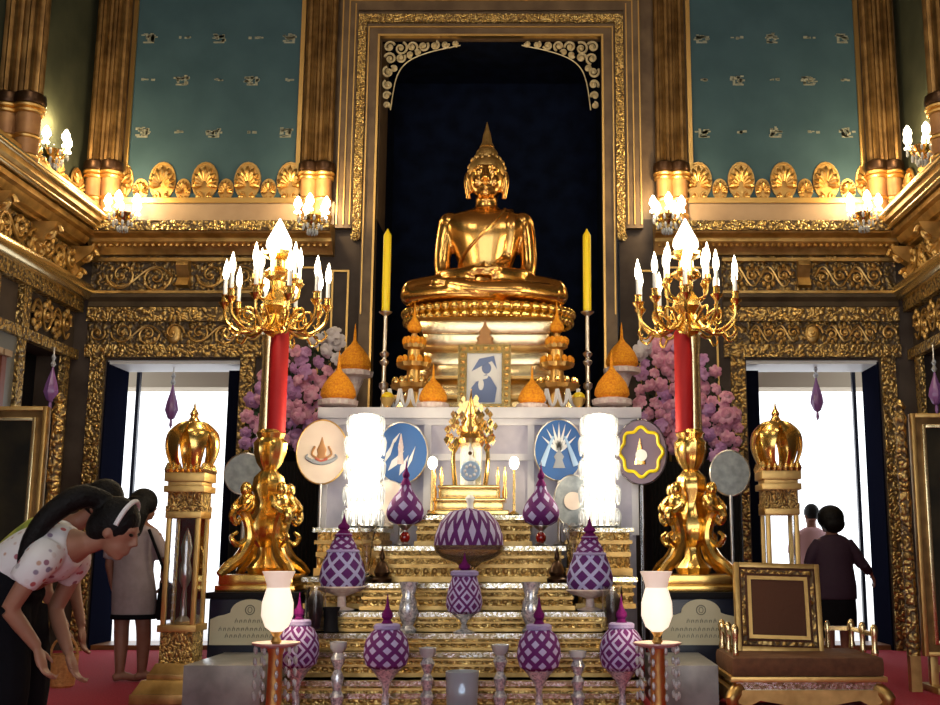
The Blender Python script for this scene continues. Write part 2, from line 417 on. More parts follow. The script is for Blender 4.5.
# ---- back wall
w = MB()
for s in (-1,1):
    w.bb(s*4.37, s*5.4, YB, YB+.6, 0, 3.19).bb(s*1.45, s*2.87, YB, YB+.6, 0, 3.19).bb(s*1.45, s*5.4, YB, YB+.6, 3.19, 4.85)
wall_back = struct('wall_back', w, M['umber_wall'], 'back wall of the hall around the dark niche and two doorways', 'wall')
u = MB()
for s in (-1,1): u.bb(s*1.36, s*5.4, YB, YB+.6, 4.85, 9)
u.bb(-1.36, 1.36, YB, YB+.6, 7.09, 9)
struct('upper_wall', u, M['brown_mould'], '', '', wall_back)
for s in (-1,1):
    p = struct('teal_panel', MB().bb(s*2.30, s*4.32, YB-.03, YB, 4.95, 8.9), M['teal_wall'], '', '', wall_back)
    mo = MB()
    for j, py in enumerate((39, 81, 133)):
        z = at(490, py, YB).z
        for i in range(5):
            uu = s*(2.46+.42*i); big = (i+j) % 2 == 0
            for k in range(16 if big else 4):
                a = random.uniform(0, 2*PI); q = random.uniform(.01,.075) if big else .02
                mo.box((uu+q*math.cos(a)*1.2-(0 if big else .03-.03*k), YB-.034, z+q*math.sin(a)*(.8 if big else .3)), (random.uniform(.025,.05), .006, random.uniform(.012,.035)), None)
            if big: mo.box((uu, YB-.034, z-.06), (.13,.006,.018)).box((uu-.05*s, YB-.034, z-.005), (.03,.006,.09))
    mo.build('gilt_motif', M['pale_gilt'], p)
par = MB()
for s in (-1,1): par.bb(s*1.84, s*4.78, YB-.10, YB, 4.76, 5.03)
struct('parapet', par, M['parapet'], '', '', wall_back)
cr = MB()
for s in (-1,1):
    bar(cr, fb, s*1.9, s*4.5, 5.01, 5.07, 0, .13)
    cresting(cr, fb, [s*(2.38+.248*i) for i in range(9)], 5.06, .47, .27)
struct('cresting', cr, M['gold_satin'], '', '', wall_back)
# cornice and friezes either side of the niche
cor = MB(); bead = MB(); band = MB(); pan = MB(); scr = MB(); dark = MB()
for s in (-1,1):
    a, b_ = s*1.84, s*4.62
    cor.sweep([(0,4.40),(.10,4.40),(.12,4.44),(.20,4.53),(.20,4.57),(.30,4.60),(.34,4.66),(.34,4.70),(0,4.76)], fb, a, b_)
    bar(band, fb, a, b_, 4.62, 4.73, .3, .355)
    for i in range(40): bead.sphere(fb(s*(1.9+i*.068), .19, 4.485), .024, 7, 5)
    a2 = s*2.62
    bar(pan, fb, a2, b_, 3.93, 4.40, 0, .02)
    bar(cor, fb, a2, b_, 4.33, 4.37, .02, .08); bar(cor, fb, a2, b_, 3.955, 3.985, .02, .07)
    for (q0,q1) in ((2.70,3.42),(3.68,4.46)): scroll_run(scr, fb, s*q0, s*q1, 4.16, .32, .18, .016, .035)
    scr.sweep([(0,4.02),(.12,4.04),(.06,4.14),(.14,4.27),(.12,4.33),(0,4.34)], fb, s*3.48, s*3.62)
    dark.sweep([(0,3.80),(.06,3.80),(.05,3.86),(.11,3.90),(.11,3.94),(0,3.94)], fb, a2, b_)
    bar(band, fb, a2, b_, 3.63, 3.79, 0, .07); bar(band, fb, a2, b_, 3.22, 3.36, 0, .06)
    bar(pan, fb, a2, b_, 3.36, 3.63, 0, .02)
    for (q0,q1) in ((2.92,3.48),(3.78,4.36)): scroll_run(scr, fb, s*q0, s*q1, 3.495, .26, .145, .013, .03)
    scr.sphere(fb(s*3.63, .02, 3.495), (.085,.03,.12), 14, 8); spiral(scr, fb, s*3.63, 3.495, .12, .014, 1, 0, 1, .04)
    for q in (2.74, 4.5): spiral(scr, fb, s*q, 3.495, .09, .014, 1.4, 0, s, .03)
    # strips beside the doors
    bar(band, fb, s*4.39, s*4.55, 0, 3.22, 0, .05); bar(band, fb, s*2.69, s*2.85, 0, 3.22, 0, .05)
struct('cornice', cor, M['gold_old'], '', '', wall_back)
struct('bead_row', bead, M['gold_satin'], '', '', wall_back)
struct('carved_band', band, M['carved_gilt'], '', '', wall_back)
struct('frieze_panel', pan, M['carved_dim'], '', '', wall_back)
struct('scrollwork', scr, M['gold_old'], '', '', wall_back)
struct('dark_moulding', dark, M['dark_frieze'], '', '', wall_back)
ln = MB()
for s in (-1,1):
    for (x0,x1,z1) in ((1.98,2.56,4.28),(1.66,1.86,4.24)):
        for (c0,c1,d0,d1) in ((x0,x0+.022,1.2,z1),(x1-.022,x1,1.2,z1),(x0+.022,x1-.022,z1-.022,z1)):
            bar(ln, fb, s*c0, s*c1, d0, d1, 0, .02)
struct('panel_outline', ln, M['gold_satin'], '', '', wall_back)
# niche
nb = MB().bb(-1.45,1.45,13.55,13.65,0,7.2)
for s in (-1,1): nb.bb(s*1.36,s*1.46,YB+.05,13.6,0,7.2)
nb.bb(-1.45,1.45,YB+.05,13.6,7.08,7.2)
nsh = lambda x, y, z: (x*.965-.055, y, z)
struct('wall_niche', nb.warp(nsh), M['niche_cloth'], 'black-blue cloth lining of the tall niche behind the statue', 'wall')
nf = MB(); ng = MB(); nt_ = MB()
for s in (-1,1):
    nf.bb(s*1.36, s*1.52, YB-.10, YB+.06, 2.3, 7.24); nf.bb(s*1.52, s*1.64, YB-.05, YB, 4.6, 7.42); nf.bb(s*1.64, s*1.84, YB-.09, YB, 4.72, 7.62)
    ng.bb(s*1.53, s*1.63, YB-.11, YB-.05, 4.62, 7.36)
    for (x0, x1, d, z0, z1) in ((1.36,1.385,.12,2.3,7.10),(1.66,1.675,.105,4.76,7.5),(1.735,1.75,.105,4.76,7.55),(1.815,1.83,.105,4.76,7.60),(1.49,1.505,.12,3.7,7.2)):
        nt_.bb(s*x0, s*x1, YB-d, YB-.05, z0, z1)
    spiral(ng, fb, s*1.60, 4.62, .07, .02, 1.2, PI/2, s, .11)
nf.bb(-1.36,1.36,YB-.10,YB+.06,7.08,7.24).bb(-1.52,1.52,YB-.05,YB,7.24,7.42).bb(-1.64,1.64,YB-.09,YB,7.42,7.62)
ng.bb(-1.53,1.53,YB-.11,YB-.05,7.26,7.36)
nt_.bb(-1.36,1.36,YB-.12,YB-.05,7.075,7.10).bb(-1.735,1.735,YB-.105,YB-.05,7.535,7.55).bb(-1.815,1.815,YB-.105,YB-.05,7.585,7.60).bb(-1.49,1.49,YB-.12,YB-.05,7.185,7.20)
tf = struct('trim_niche', nf.warp(nsh), M['brown_mould'], 'brown and gilt stepped frame around the dark niche', 'frame')
struct('gilt_band', ng.warp(nsh), M['carved_fine'], '', '', tf); struct('gilt_line', nt_.warp(nsh), M['gold_satin'], '', '', tf)
fi = MB()
for s in (-1,1):
    for (px, pz, R) in ((1.26,7.0,.07),(1.12,6.98,.085),(.98,7.0,.07),(.84,7.01,.065),(.70,7.02,.055),(.57,7.03,.045),(.45,7.04,.035),(1.25,6.85,.075),(1.12,6.86,.06),(1.27,6.68,.07),(1.20,6.72,.04),(1.27,6.52,.06),(1.28,6.38,.05),(1.28,6.26,.04),(1.0,6.90,.04),(.9,6.93,.035)):
        spiral(fi, fb, s*px, pz, R, .017, 1.5, random.uniform(0,6), random.choice((-1,1)), -.02)
    fi.tube([fb(s*q[0], -.02, q[1]) for q in ((.38,7.02),(.7,6.95),(.95,6.86),(1.1,6.74),(1.18,6.55),(1.23,6.2))], .008, n=5, k=5)
struct('corner_filigree', fi.warp(nsh), M['gold_leaf'], '', '', tf)

# ---- doorways
for i, s in enumerate((-1,1)):
    d = MB().bb(s*4.355, s*4.372, YB-.01, YB+.62, 0, 3.17)
    d.bb(s*2.87, s*3.04, YB+.18, YB+.26, 0, 3.10)
    dn = struct('door_%d' % (i+1), d, M['door_dark'], ('left' if s < 0 else 'right') + ' doorway of the back wall, dark leaves open to bright daylight', 'doorway')
    struct('door_lintel', MB().bb(s*2.87, s*4.37, YB+.02, YB+.6, 3.15, 3.19), M['white_paint'], '', '', dn)
    struct('door_threshold', MB().bb(s*2.87, s*4.37, YB+.05, YB+.62, 0, .05), M['wood'], '', '', dn)
    struct('door_post', MB().bb(s*4.31-.02, s*4.31+.02, YB+.8, YB+.86, 0, 3.4), M['navy_wood'], '', '', dn)

# ---- columns
def shaft(x, y, R, z0, z1, name='column', label=''):
    a = thing(name, label, 'column', (x, y, 0)); a['kind'] = 'structure'
    b = MB()
    for q in (-1,1): b.lathe([(R*.62,z0),(R*.66,z0+.04),(R*.58,z0+.06),(R*.58,z0+.50),(R*.64,z0+.56)], 18, (q*R*.52,0,0))
    b.build('drum', M['terracotta'], a)
    g = MB()
    for zz, k in ((z0+.06,1.0),(z0+.26,.98),(z0+.52,1.08),(z0+.57,1.16)):
        for q in (-1,1): g.lathe([(R*.60*k,zz-.02),(R*.66*k,zz-.01),(R*.68*k,zz+.01),(R*.60*k,zz+.03)], 18, (q*R*.52,0,0))
    g.build('gilt_ring', M['gold_satin'], a)
    d = MB()
    for q in (-1,1): d.lathe([(R*.74,z0+.60),(R*.80,z0+.63),(R*.76,z0+.70),(R*.60,z0+.72)], 18, (q*R*.52,0,0))
    d.build('collar', M['brown_bronze'], a)
    f = MB()
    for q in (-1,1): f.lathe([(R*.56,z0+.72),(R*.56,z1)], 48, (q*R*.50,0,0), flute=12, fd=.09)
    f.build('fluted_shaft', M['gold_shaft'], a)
    return a
for s in (-1,1):
    sd = 'left' if s < 0 else 'right'
    shaft(s*4.52, YB-.14, .175, 4.78, 8.9, label='fluted gilt column in the %s back corner above the cornice' % sd)
    shaft(s*2.06, YB-.10, .165, 4.78, 8.9, label='fluted gilt column between niche and %s teal panel' % sd)
    shaft(s*4.60, 10.25, .20, 4.78, 8.9, label='fluted gilt column on the %s side wall nearer the camera' % sd)
sl = MB()
for s in (-1,1):
    sl.bb(s*4.28, s*4.33, YB-.06, YB, 5.05, 8.9); sl.bb(s*2.27, s*2.32, YB-.06, YB, 5.05, 8.9)
struct('trim_panel', sl, M['gold_satin'], 'thin gilt uprights edging the teal wall panels', 'trim')

# ---- side walls
for s, fn, nm in ((-1, fl, 'wall_left'), (1, fr, 'wall_right')):
    X0, X1 = s*XW, s*(XW+.5)
    w = MB().bb(X0, X1, -3.2, 8.9, 0, 3.2).bb(X0, X1, 10.95, 11.05, 0, 3.2).bb(X0, X1, 12.08, 12.9, 0, 3.2).bb(X0, X1, -3.2, 12.9, 3.2, 4.85)
    wl = struct(nm, w, M['umber_wall'], ('left' if s < 0 else 'right') + ' side wall with carved gilt entablature and cresting', 'wall')
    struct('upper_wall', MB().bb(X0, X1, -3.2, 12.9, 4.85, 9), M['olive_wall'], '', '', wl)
    up = MB().sweep([(0,4.44),(.10,4.44),(.10,4.47),(.16,4.48),(.20,4.54),(.20,4.56),(.26,4.57),(.27,4.62),(.24,4.64),(.33,4.67),(.37,4.70),(.37,4.83),(0,4.86)], fn, -3, YB-.25)
    struct('cornice', up, M['gold_old'], '', '', wl)
    rl = MB().sweep([(0,3.86)] + [(.13+.10*math.cos(a), 3.97+.10*math.sin(a)) for a in [(-PI/2+PI*k/10) for k in range(11)]] + [(0,4.08)], fn, -3, YB-.05)
    rl.sweep([(.30,4.65)] + [(.31+.035*math.cos(a), 4.655+.03*math.sin(a)) for a in [(-PI/2+PI*k/6) for k in range(7)]], fn, -3, YB-.3)
    rl.sweep([(.36,4.75)] + [(.37+.04*math.cos(a), 4.79+.04*math.sin(a)) for a in [(-PI/2+PI*k/6) for k in range(7)]], fn, -3, YB-.3)
    struct('roll_moulding', rl, M['gold_pale'], '', '', wl)
    bd = MB(); bar(bd, fn, -3, YB-.02, 3.74, 3.87, 0, .10); bar(bd, fn, -3, YB-.02, 3.19, 3.30, 0, .08)
    bar(bd, fn, 11.98, 12.12, 0, 3.2, 0, .06); bar(bd, fn, 10.93, 11.07, 0, 3.2, 0, .06)
    for y0 in (10.35, 11.0): bar(bd, fn, y0-.08, y0+.08, 3.28, 3.76, 0, .07)
    bar(bd, fn, -3, YB-.05, 4.10, 4.42, 0, .04)
    struct('carved_band', bd, M['carved_gilt'], '', '', wl)
    sc = MB(); scroll_run(sc, fn, 11.15, 12.1, 3.52, .40, .24, .02, .05); scroll_run(sc, fn, 8.4, YB-.2, 4.25, .30, .3, .022, .07)
    for y0 in (9.1, 10.1, 11.1, 12.05):
        sc.sweep([(0,4.08),(.10,4.08),(.14,4.16),(.10,4.24),(.26,4.36),(.30,4.44),(0,4.44)], fn, y0-.07, y0+.07)
        spiral(sc, lambda a,d,z,y0=y0: fn(y0, a, z), .20, 4.34, .11, .03, 1.4, 0, 1); spiral(sc, lambda a,d,z,y0=y0: fn(y0, a, z), .12, 4.13, .07, .022, 1.4, 0, 1)
    struct('scrollwork', sc, M['gold_old'], '', '', wl)
    ct = MB(); bar(ct, fn, 7.5, YB-.2, 4.84, 4.93, 0, .30); cresting(ct, fn, [12.0-.27*i for i in range(14) if not 5.5 < i < 7.9], 4.92, .44, .27)
    struct('cresting', ct, M['gold_satin'], '', '', wl)
    struct('door_panel', MB().bb(s*(XW+.30), s*(XW+.34), 11.0, 12.1, 0, 3.2), M['black_wood'], '', '', wl)  # dark sheet standing in for the dark room behind the opening
    # window bay
    wf = MB(); bar(wf, fn, 8.9, 10.95, 0, 3.2, -.3, -.26)
    wn = struct('window_%d' % (1 if s < 0 else 2), wf, M['dark_glass'], 'dark window bay in the %s side wall' % ('left' if s < 0 else 'right'), 'window')
    fr_ = MB()
    for y0 in (8.95, 9.5, 10.05, 10.75): bar(fr_, fn, y0, y0+.18, 0, 3.2, -.22, .02)
    bar(fr_, fn, 8.9, 10.95, 3.02, 3.2, -.22, .03); bar(fr_, fn, 8.9, 10.95, 1.0, 1.2, -.22, .03)
    struct('window_frame', fr_, M['grey_paint'], '', '', wn)
    mu = MB()
    for y0 in (9.30, 9.88, 10.43, 10.62): bar(mu, fn, y0, y0+.09, 1.2, 2.95, -.22, .05)
    struct('window_mullion', mu, M['red_wood'], '', '', wn)
    cp = MB()
    for y0 in (9.27, 9.85, 10.40, 10.59): bar(cp, fn, y0, y0+.15, 2.95, 3.01, -.22, .09)
    struct('mullion_cap', cp, M['parapet'], '', '', wn)
    tp = MB(); bar(tp, fn, 9.0, 10.25, 3.36, 3.68, 0, .03)
    tr = struct('transom_pane', tp, M['dark_glass'], '', '', wn)
# ------------------------------------------------------------------ altar
sa = thing('stepped_altar', 'gilt stepped altar in mosaic-edged tiers carrying the purple buds', 'altar', (0, 8.8, 0))
sa_inv = Matrix.Translation((0, -8.8, 0))
def tier(x0, x1, y0, y1, z0, z1, ledges=1):
    b = MB(); g = MB(); h = z1-z0
    b.bb(x0+.02, x1-.02, y0+.03, y1, z0, z1)
    for t, e, k in ((0,.0,.16),(.40,.012,.10),(.66,.0,.08)):
        g.bb(x0+e, x1-e, y0+e, y1, z0+h*t, z0+h*(t+k))
    n = int((x1-x0)/.07)
    for i in range(n): g.sphere((x0+.04+(x1-x0-.08)*i/max(1,n-1), y0+.03, z0+h*.30), (.022,.02,h*.09), 7, 5)
    l = MB(); l.bb(x0-.015, x1+.015, y0-.015, y1, z1-.035, z1)
    if ledges > 1: l.bb(x0-.005, x1+.005, y0-.005, y1, z0+h*.38, z0+h*.56)
    o = b.build('tier', M['carved_altar'], sa); o.data.transform(sa_inv)
    p = l.build('mosaic_ledge', M['glitter'], o); p.data.transform(sa_inv)
    p = g.build('gilt_moulding', M['gold_old'], o); p.data.transform(sa_inv)
tier(-1.27, 1.27, 7.80, 9.0, 0, .19, 2)
tier(-1.22, 1.22, 8.02, 9.2, .19, .36)
tier(-1.19, 1.19, 8.14, 9.3, .36, .48)
tier(-1.16, 1.16, 8.32, 9.3, .48, .62)
tier(-.82, .82, 8.56, 9.5, .62, .82)
tier(-.74, .74, 8.80, 9.8, .82, 1.10)
tier(-.48, .48, 9.12, 9.85, 1.10, 1.35)
for s in (-1,1):
    x0, x1 = sorted((s*.83, s*1.30)); tier(x0, x1, 8.80, 9.86, 0 if False else .62, .86)
    x0, x1 = sorted((s*.76, s*1.31)); tier(x0, x1, 9.20, 9.86, .86, 1.25)

ua = thing('altar_table', 'tall pale marble altar table behind the gilt steps', 'altar', (0, 10.6, 0))
q = MB().bb(-1.40,1.40,-.68,1.68,0,2.24).bb(-1.34,1.23,1.68,2.85,0,2.24); q.build('body', M['lavender_panel'], ua)
MB().bb(-1.46,1.46,-.74,1.66,2.24,2.34).bb(-1.34,1.23,1.66,2.85,2.24,2.34).bb(-1.43,1.43,-.71,1.6,2.18,2.24).build('top_slab', M['white_marble'], ua, bevel=.008)
q = MB()
for i in range(7): q.bb(-1.40+.466*i-.03,-1.40+.466*i+.03 if i else -1.36,-.71,-.68,1.2,2.18)
q.bb(-1.4,1.4,-.72,-.68,1.86,1.92).build('panel_divider', M['white_marble'], ua)

# ------------------------------------------------------------------ throne and Buddha
th_ = thing('throne', 'tiered pale gold throne carrying the seated golden statue', 'throne', (0, 11.25, 2.34))
z = 0
for (hw, hd, h, mt, t) in ((.93,.62,.06,'gold_pale',1),(.88,.58,.12,'gold_pale',.97),(.92,.61,.04,'gold_satin',1),(.80,.54,.09,'gold_pale',.95),(.76,.5,.08,'gold_pale',.92),(.80,.53,.035,'gold_satin',1),(.68,.47,.12,'gold_pale',.96),(.62,.45,.13,'gold_pale',1),(.66,.47,.05,'gold_satin',1.04),(.60,.44,.13,'gold_pale',1.05),(.64,.46,.13,'gold_pale',1.04),(.72,.5,.03,'gold_satin',1.06)):
    MB().box((0,0,z+h/2),(2*hw,2*hd,h),taper=t).build('tier', M[mt], th_, bevel=.012); z += h
zt = z
lb = MB(); lb.lathe([(.80,0),(.85,.02),(.84,.05),(.80,.08),(.85,.11),(.87,.15),(.84,.17),(.5,.17)], 40, (0,0,zt), sy=.62)
lo = lb.build('lotus_seat', M['gold'], th_)
pt = MB()
for row, (zz, r, tl) in enumerate(((.04,.85,-1),(.125,.87,1))):
    for k in range(52):
        a = 2*PI*k/52
        pt.sphere((r*math.cos(a), r*.62*math.sin(a), zt+zz), (.046,.04,.050), 8, 6)
pt.build('lotus_petal_row', M['gold'], lo)
ZB = 2.34+zt+.17
bd = thing('buddha_statue', 'large golden seated Buddha statue on the throne in the dark niche', 'statue', (-.035, 11.25, ZB))
lift = lambda x, y, z: (x, y, 1.05*(z+.09*max(0,min(1,(z-.13)/.17))))
B = MB()
tor = [(0,.02,.02,.34,.26),(0,.02,.12,.33,.25),(0,.02,.24,.285,.215),(0,.02,.36,.285,.20),(0,.01,.50,.335,.215),(0,0,.65,.40,.235),(0,0,.76,.435,.23),(0,.01,.85,.43,.205),(0,.02,.91,.37,.17),(0,.03,.955,.22,.13),(0,.03,1.0,.125,.115),(0,.02,1.14,.115,.115)]
B.loft(tor, 32, k=6)
for s in (-1,1):
    B.tube([(s*.16,.05,.155),(s*.45,-.12,.14),(s*.76,-.20,.115)], [.18,.165,.13], 14, 5, squash=.85, up=(0,0,1))
    B.sphere((s*.75,-.20,.115), (.115,.13,.11), 14, 9)
    B.sphere((s*.385,.02,.83), (.115,.13,.11), 14, 9)
    B.tube([(s*.40,.02,.82),(s*.435,0,.62),(s*.455,-.03,.40),(s*.435,-.08,.25)], [.108,.098,.088,.082], 14, 5)
    B.tube([(s*.435,-.08,.25),(s*.34,-.24,.225),(s*.18,-.36,.23),(s*.08,-.40,.245)], [.082,.074,.062,.052], 12, 5)
B.tube([(.72,-.24,.10),(.35,-.40,.11),(-.05,-.44,.12),(-.36,-.40,.16)], [.12,.115,.09,.07], 14, 5, squash=.75, up=(0,0,1))
B.tube([(-.72,-.24,.10),(-.35,-.38,.10),(.05,-.42,.07),(.30,-.36,.06)], [.11,.10,.085,.06], 14, 5, squash=.75, up=(0,0,1))
B.sphere((-.42,-.40,.18), (.12,.055,.035), 12, 8); B.sphere((.36,-.40,.07), (.12,.055,.05), 12, 8)
for sgn, zz, yy in ((1,.235,-.40),(-1,.262,-.41)):
    B.sphere((sgn*.03,yy,zz), (.11,.07,.026), 14, 8)
    for k in range(4): B.tube([(-sgn*.04,yy-.045+.032*k,zz),(-sgn*.13,yy-.04+.026*k,zz+.008),(-sgn*(.19-.012*abs(k-1.5)),yy-.03+.02*k,zz+.004)], [.018,.016,.011], 8, 2)
    B.tube([(sgn*.03,yy,zz+.01),(-sgn*.0,yy+.02,zz+.05),(-sgn*.015,yy+.01,zz+.075)], [.022,.018,.012], 8, 2)
# head with a calm face
B.sphere((0,.01,1.29), (.185,.20,.245), 24, 16); B.sphere((0,-.035,1.17), (.135,.145,.125), 18, 12); B.sphere((0,-.13,1.10), (.055,.045,.04), 12, 8)
B.tube([(0,-.185,1.35),(0,-.205,1.28),(0,-.225,1.225)], [.022,.026,.034], 10, 3)
for s in (-1,1):
    B.sphere((s*.028,-.19,1.222), (.022,.022,.018), 8, 6)
    B.tube([(s*.02,-.188,1.352),(s*.075,-.182,1.375),(s*.14,-.135,1.345)], [.014,.014,.008], 8, 4)
    B.sphere((s*.075,-.165,1.315), (.042,.026,.024), 10, 7)
    B.sphere((s*.09,-.135,1.215), (.055,.05,.055), 10, 8)
    B.tube([(s*.195,.02,1.36),(s*.21,.01,1.27),(s*.20,0,1.16),(s*.185,-.01,1.07)], [.035,.038,.032,.028], 8, 4)
B.tube([(-.062,-.165,1.165),(0,-.188,1.158),(.062,-.165,1.165)], [.010,.019,.010], 8, 4); B.tube([(-.045,-.165,1.142),(0,-.184,1.138),(.045,-.165,1.142)], [.009,.018,.009], 8, 4)
B.warp(lift).fused('body', M['gold_buddha'], bd, .0125, 5)
hm = MB(); hm.sphere((0,.03,1.37), (.196,.205,.20), 24, 14); hm.lathe([(.12,0),(.115,.05),(.075,.10),(.03,.12)], 18, (0,.02,1.53))
for k in range(150):
    t = math.acos(1-1.1*random.random()*.95); a = random.uniform(0,2*PI)
    if math.sin(a) < -.1 and t > .98: continue
    hm.sphere((.196*math.sin(t)*math.cos(a), .03+.205*math.sin(t)*math.sin(a), 1.37+.20*math.cos(t)), .021, 6, 4)
hm.warp(lift).build('hair', M['gold_old'], bd)
hv = MB().sphere((0,.015,1.345),(.189,.203,.2),20,10)
fn_ = MB().lathe([(.05,0),(.075,.02),(.062,.045),(.05,.07),(.045,.11),(.036,.16),(.024,.20),(.012,.25),(.002,.29)], 20, (0,.02,1.62), flute=8, fd=.08); fn_.warp(lift).build('flame_finial', M['gold_old'], bd)
def onchest(x, zz, off=.012):
    for i in range(len(tor)-1):
        if tor[i][2] <= zz <= tor[i+1][2]:
            t = (zz-tor[i][2])/(tor[i+1][2]-tor[i][2]); rx = tor[i][3]+(tor[i+1][3]-tor[i][3])*t; ry = tor[i][4]+(tor[i+1][4]-tor[i][4])*t
            return (x, .01-ry*math.sqrt(max(.02,1-(x/rx)**2))-off, zz)
    return (x, -.2, zz)
rb = MB()
rb.tube([onchest(.20,.955),onchest(.15,.85),onchest(.05,.72),onchest(-.10,.58),onchest(-.22,.46),onchest(-.28,.36)], .017, 8, 5)
rb.tube([onchest(.24,.95,.016),onchest(.26,.8,.02),onchest(.25,.6,.02),onchest(.21,.42,.02),(.16,-.36,.32),(.12,-.44,.28)], [.05,.055,.055,.055,.05,.045], 10, 5, squash=.35, up=(0,-1,0))
for k in range(5):
    rb.tube([onchest(.33-.02*k,.86-.07*k,.004),onchest(.30-.02*k,.72-.07*k,.006),onchest(.20,.58-.06*k,.006)], .010, 6, 4)
for k in range(4):
    a = -1.9+.42*k; c, sn = math.cos(a), math.sin(a)
    rb.tube([(.40+.104*c*.6,.02+.104*sn,.86),(.42+.104*c,.01+.104*sn,.72),(.44+.094*c,-.01+.094*sn,.52),(.45+.088*c,-.04+.088*sn,.36)], [.006,.011,.011,.006], 6, 4)
rb.warp(lift).build('robe_fold', M['gold_buddha'], bd)

# ------------------------------------------------------------------ purple bud offerings
BUD = {
 'tall': [(.0,0),(.55,.02),(.86,.10),(1,.24),(.98,.36),(.86,.52),(.66,.66),(.42,.80),(.30,.90),(.26,1.0)],
 'round': [(.0,0),(.60,.02),(.88,.12),(1,.34),(.98,.55),(.90,.74),(.74,.88),(.56,.97),(.5,1.0)],
 'bell': [(.0,0),(.62,.02),(.90,.10),(1,.26),(.97,.45),(.88,.66),(.74,.86),(.66,1.0)],
}
def bud(label, px, Y, pybot, r, hb, style, mt, neck, top, zstand, kind='crystal'):
    p = at(px, pybot, Y); zb = p.z
    t = thing('purple_flower_bud', label, 'flower offering', (p.x, Y, zstand), group='purple bud offerings on the altar')
    h0 = zb-zstand
    pr = [(a*r, h0+b*hb) for a, b in BUD[style]]
    MB().lathe(pr, 36).build('bud_body', M[mt], t)
    rt = pr[-1][0]; z1 = h0+hb
    if neck == 'collar':
        MB().lathe([(rt*1.02,z1-.012),(rt*1.18,z1-.002),(rt*1.16,z1+.022),(rt*.96,z1+.032)], 28).build('lilac_collar', M['lilac'], t)
    if neck == 'tier':
        MB().lathe([(rt*1.0,z1-.03),(rt*1.12,z1-.015),(rt*1.0,z1+.0)], 28).build('lilac_collar', M['lilac'], t)
        MB().lathe([(rt*.95,z1-.005),(rt*.80,z1+.045),(rt*.50,z1+.10),(rt*.40,z1+.12)], 28).build('bud_shoulder', M['bud_diamonds'], t); z1 += .11
        MB().lathe([(rt*.5,z1-.01),(rt*.55,z1+.005),(rt*.4,z1+.015)], 20).build('lilac_ring', M['lilac'], t)
    rt = max(.035, min(rt*.6, .055)); z1 -= .01
    H = top
    MB().lathe([(rt*1.3,z1),(rt*.85,z1+H*.18),(rt*.55,z1+H*.28),(rt*.85,z1+H*.36),(rt*.80,z1+H*.46),(rt*.40,z1+H*.58),(rt*.22,z1+H*.72),(rt*.10,z1+H*.9),(.002,z1+H)], 18).build('finial', M['purple'], t)
    if kind == 'crystal':
        k = MB(); k.lathe([(.075,0),(.08,.01),(.03,.03),(.018,h0*.5),(.03,h0*.7),(r*.55,h0*.96),(r*.7,h0+.012),(r*.6,h0+.016)], 16); k.build('crystal_stand', M['cut_crystal'], t)
    elif kind == 'ruby':
        MB().lathe([(.05,0),(.055,.012),(.02,.025),(.016,h0*.75),(r*.4,h0),(r*.4,h0+.01)], 14).build('stand', M['silver'], t)
        MB().sphere((0,0,h0*.42), (.042,.042,.05), 14, 9).build('ruby_ball', M['ruby'], t)
    elif kind == 'plate':
        MB().lathe([(.09,0),(.10,.012),(.035,.03),(.03,h0*.7),(r*.85,h0-.005),(r*1.02,h0+.02),(r*.98,h0+.03),(r*.8,h0+.008)], 24).build('plate_stand', M['pale_pink'], t)
    return t
bud('purple bud with lilac diamond frames, leftmost of the front row', 297, 7.60, 669, .143, .29, 'round', 'bud_rings', 'collar', .22, 0)
bud('purple bud with rows of small lilac diamonds, left of the glass tumbler', 386, 7.60, 670, .152, .27, 'round', 'bud_small_diamonds', 'collar', .24, 0)
bud('purple bud with small lilac diamonds, right of the glass tumbler', 539, 7.60, 672, .147, .28, 'round', 'bud_small_diamonds', 'collar', .24, 0)
bud('purple bud with lilac diamond frames, rightmost of the front row', 622, 7.60, 672, .150, .29, 'round', 'bud_rings', 'collar', .23, 0)
bud('purple bud with pale lilac lattice on left altar step below the glowing lamp', 342, 8.45, 590, .172, .30, 'bell', 'bud_lattice', 'tier', .17, .62, 'plate')
bud('purple bud with pale lilac lattice on right altar step below the glowing lamp', 590, 8.45, 593, .176, .30, 'bell', 'bud_lattice', 'tier', .17, .62, 'plate')
bud('purple bud with large lilac diamonds on ruby stem, below the left blue fan', 405, 8.98, 525, .152, .33, 'tall', 'bud_diamonds', '', .20, 1.10, 'ruby')
bud('purple bud with large lilac diamonds beside the right small lamp post', 541, 8.98, 526, .150, .33, 'tall', 'bud_diamonds', '', .20, 1.10, 'ruby')
bud('small purple bud at altar centre, right below the wide striped bud', 464, 8.16, 615, .132, .285, 'bell', 'bud_rings', 'collar', .17, .48)
t = thing('purple_flower_bowl', 'wide purple bud with lilac stripes in a glass bowl at altar centre', 'flower offering', (at(469,530,8.42).x, 8.42, .62), group='purple bud offerings on the altar')
MB().lathe([(.25,.455),(.262,.49),(.255,.56),(.22,.655),(.15,.735),(.0,.765)], 48).build('bud_body', M['bud_stripes'], t)
MB().lathe([(.09,0),(.10,.015),(.04,.05),(.03,.30),(.10,.355),(.20,.39),(.25,.43),(.268,.485),(.262,.485),(.24,.44),(.18,.40)], 32).build('glass_bowl', M['amber_glass'], t)

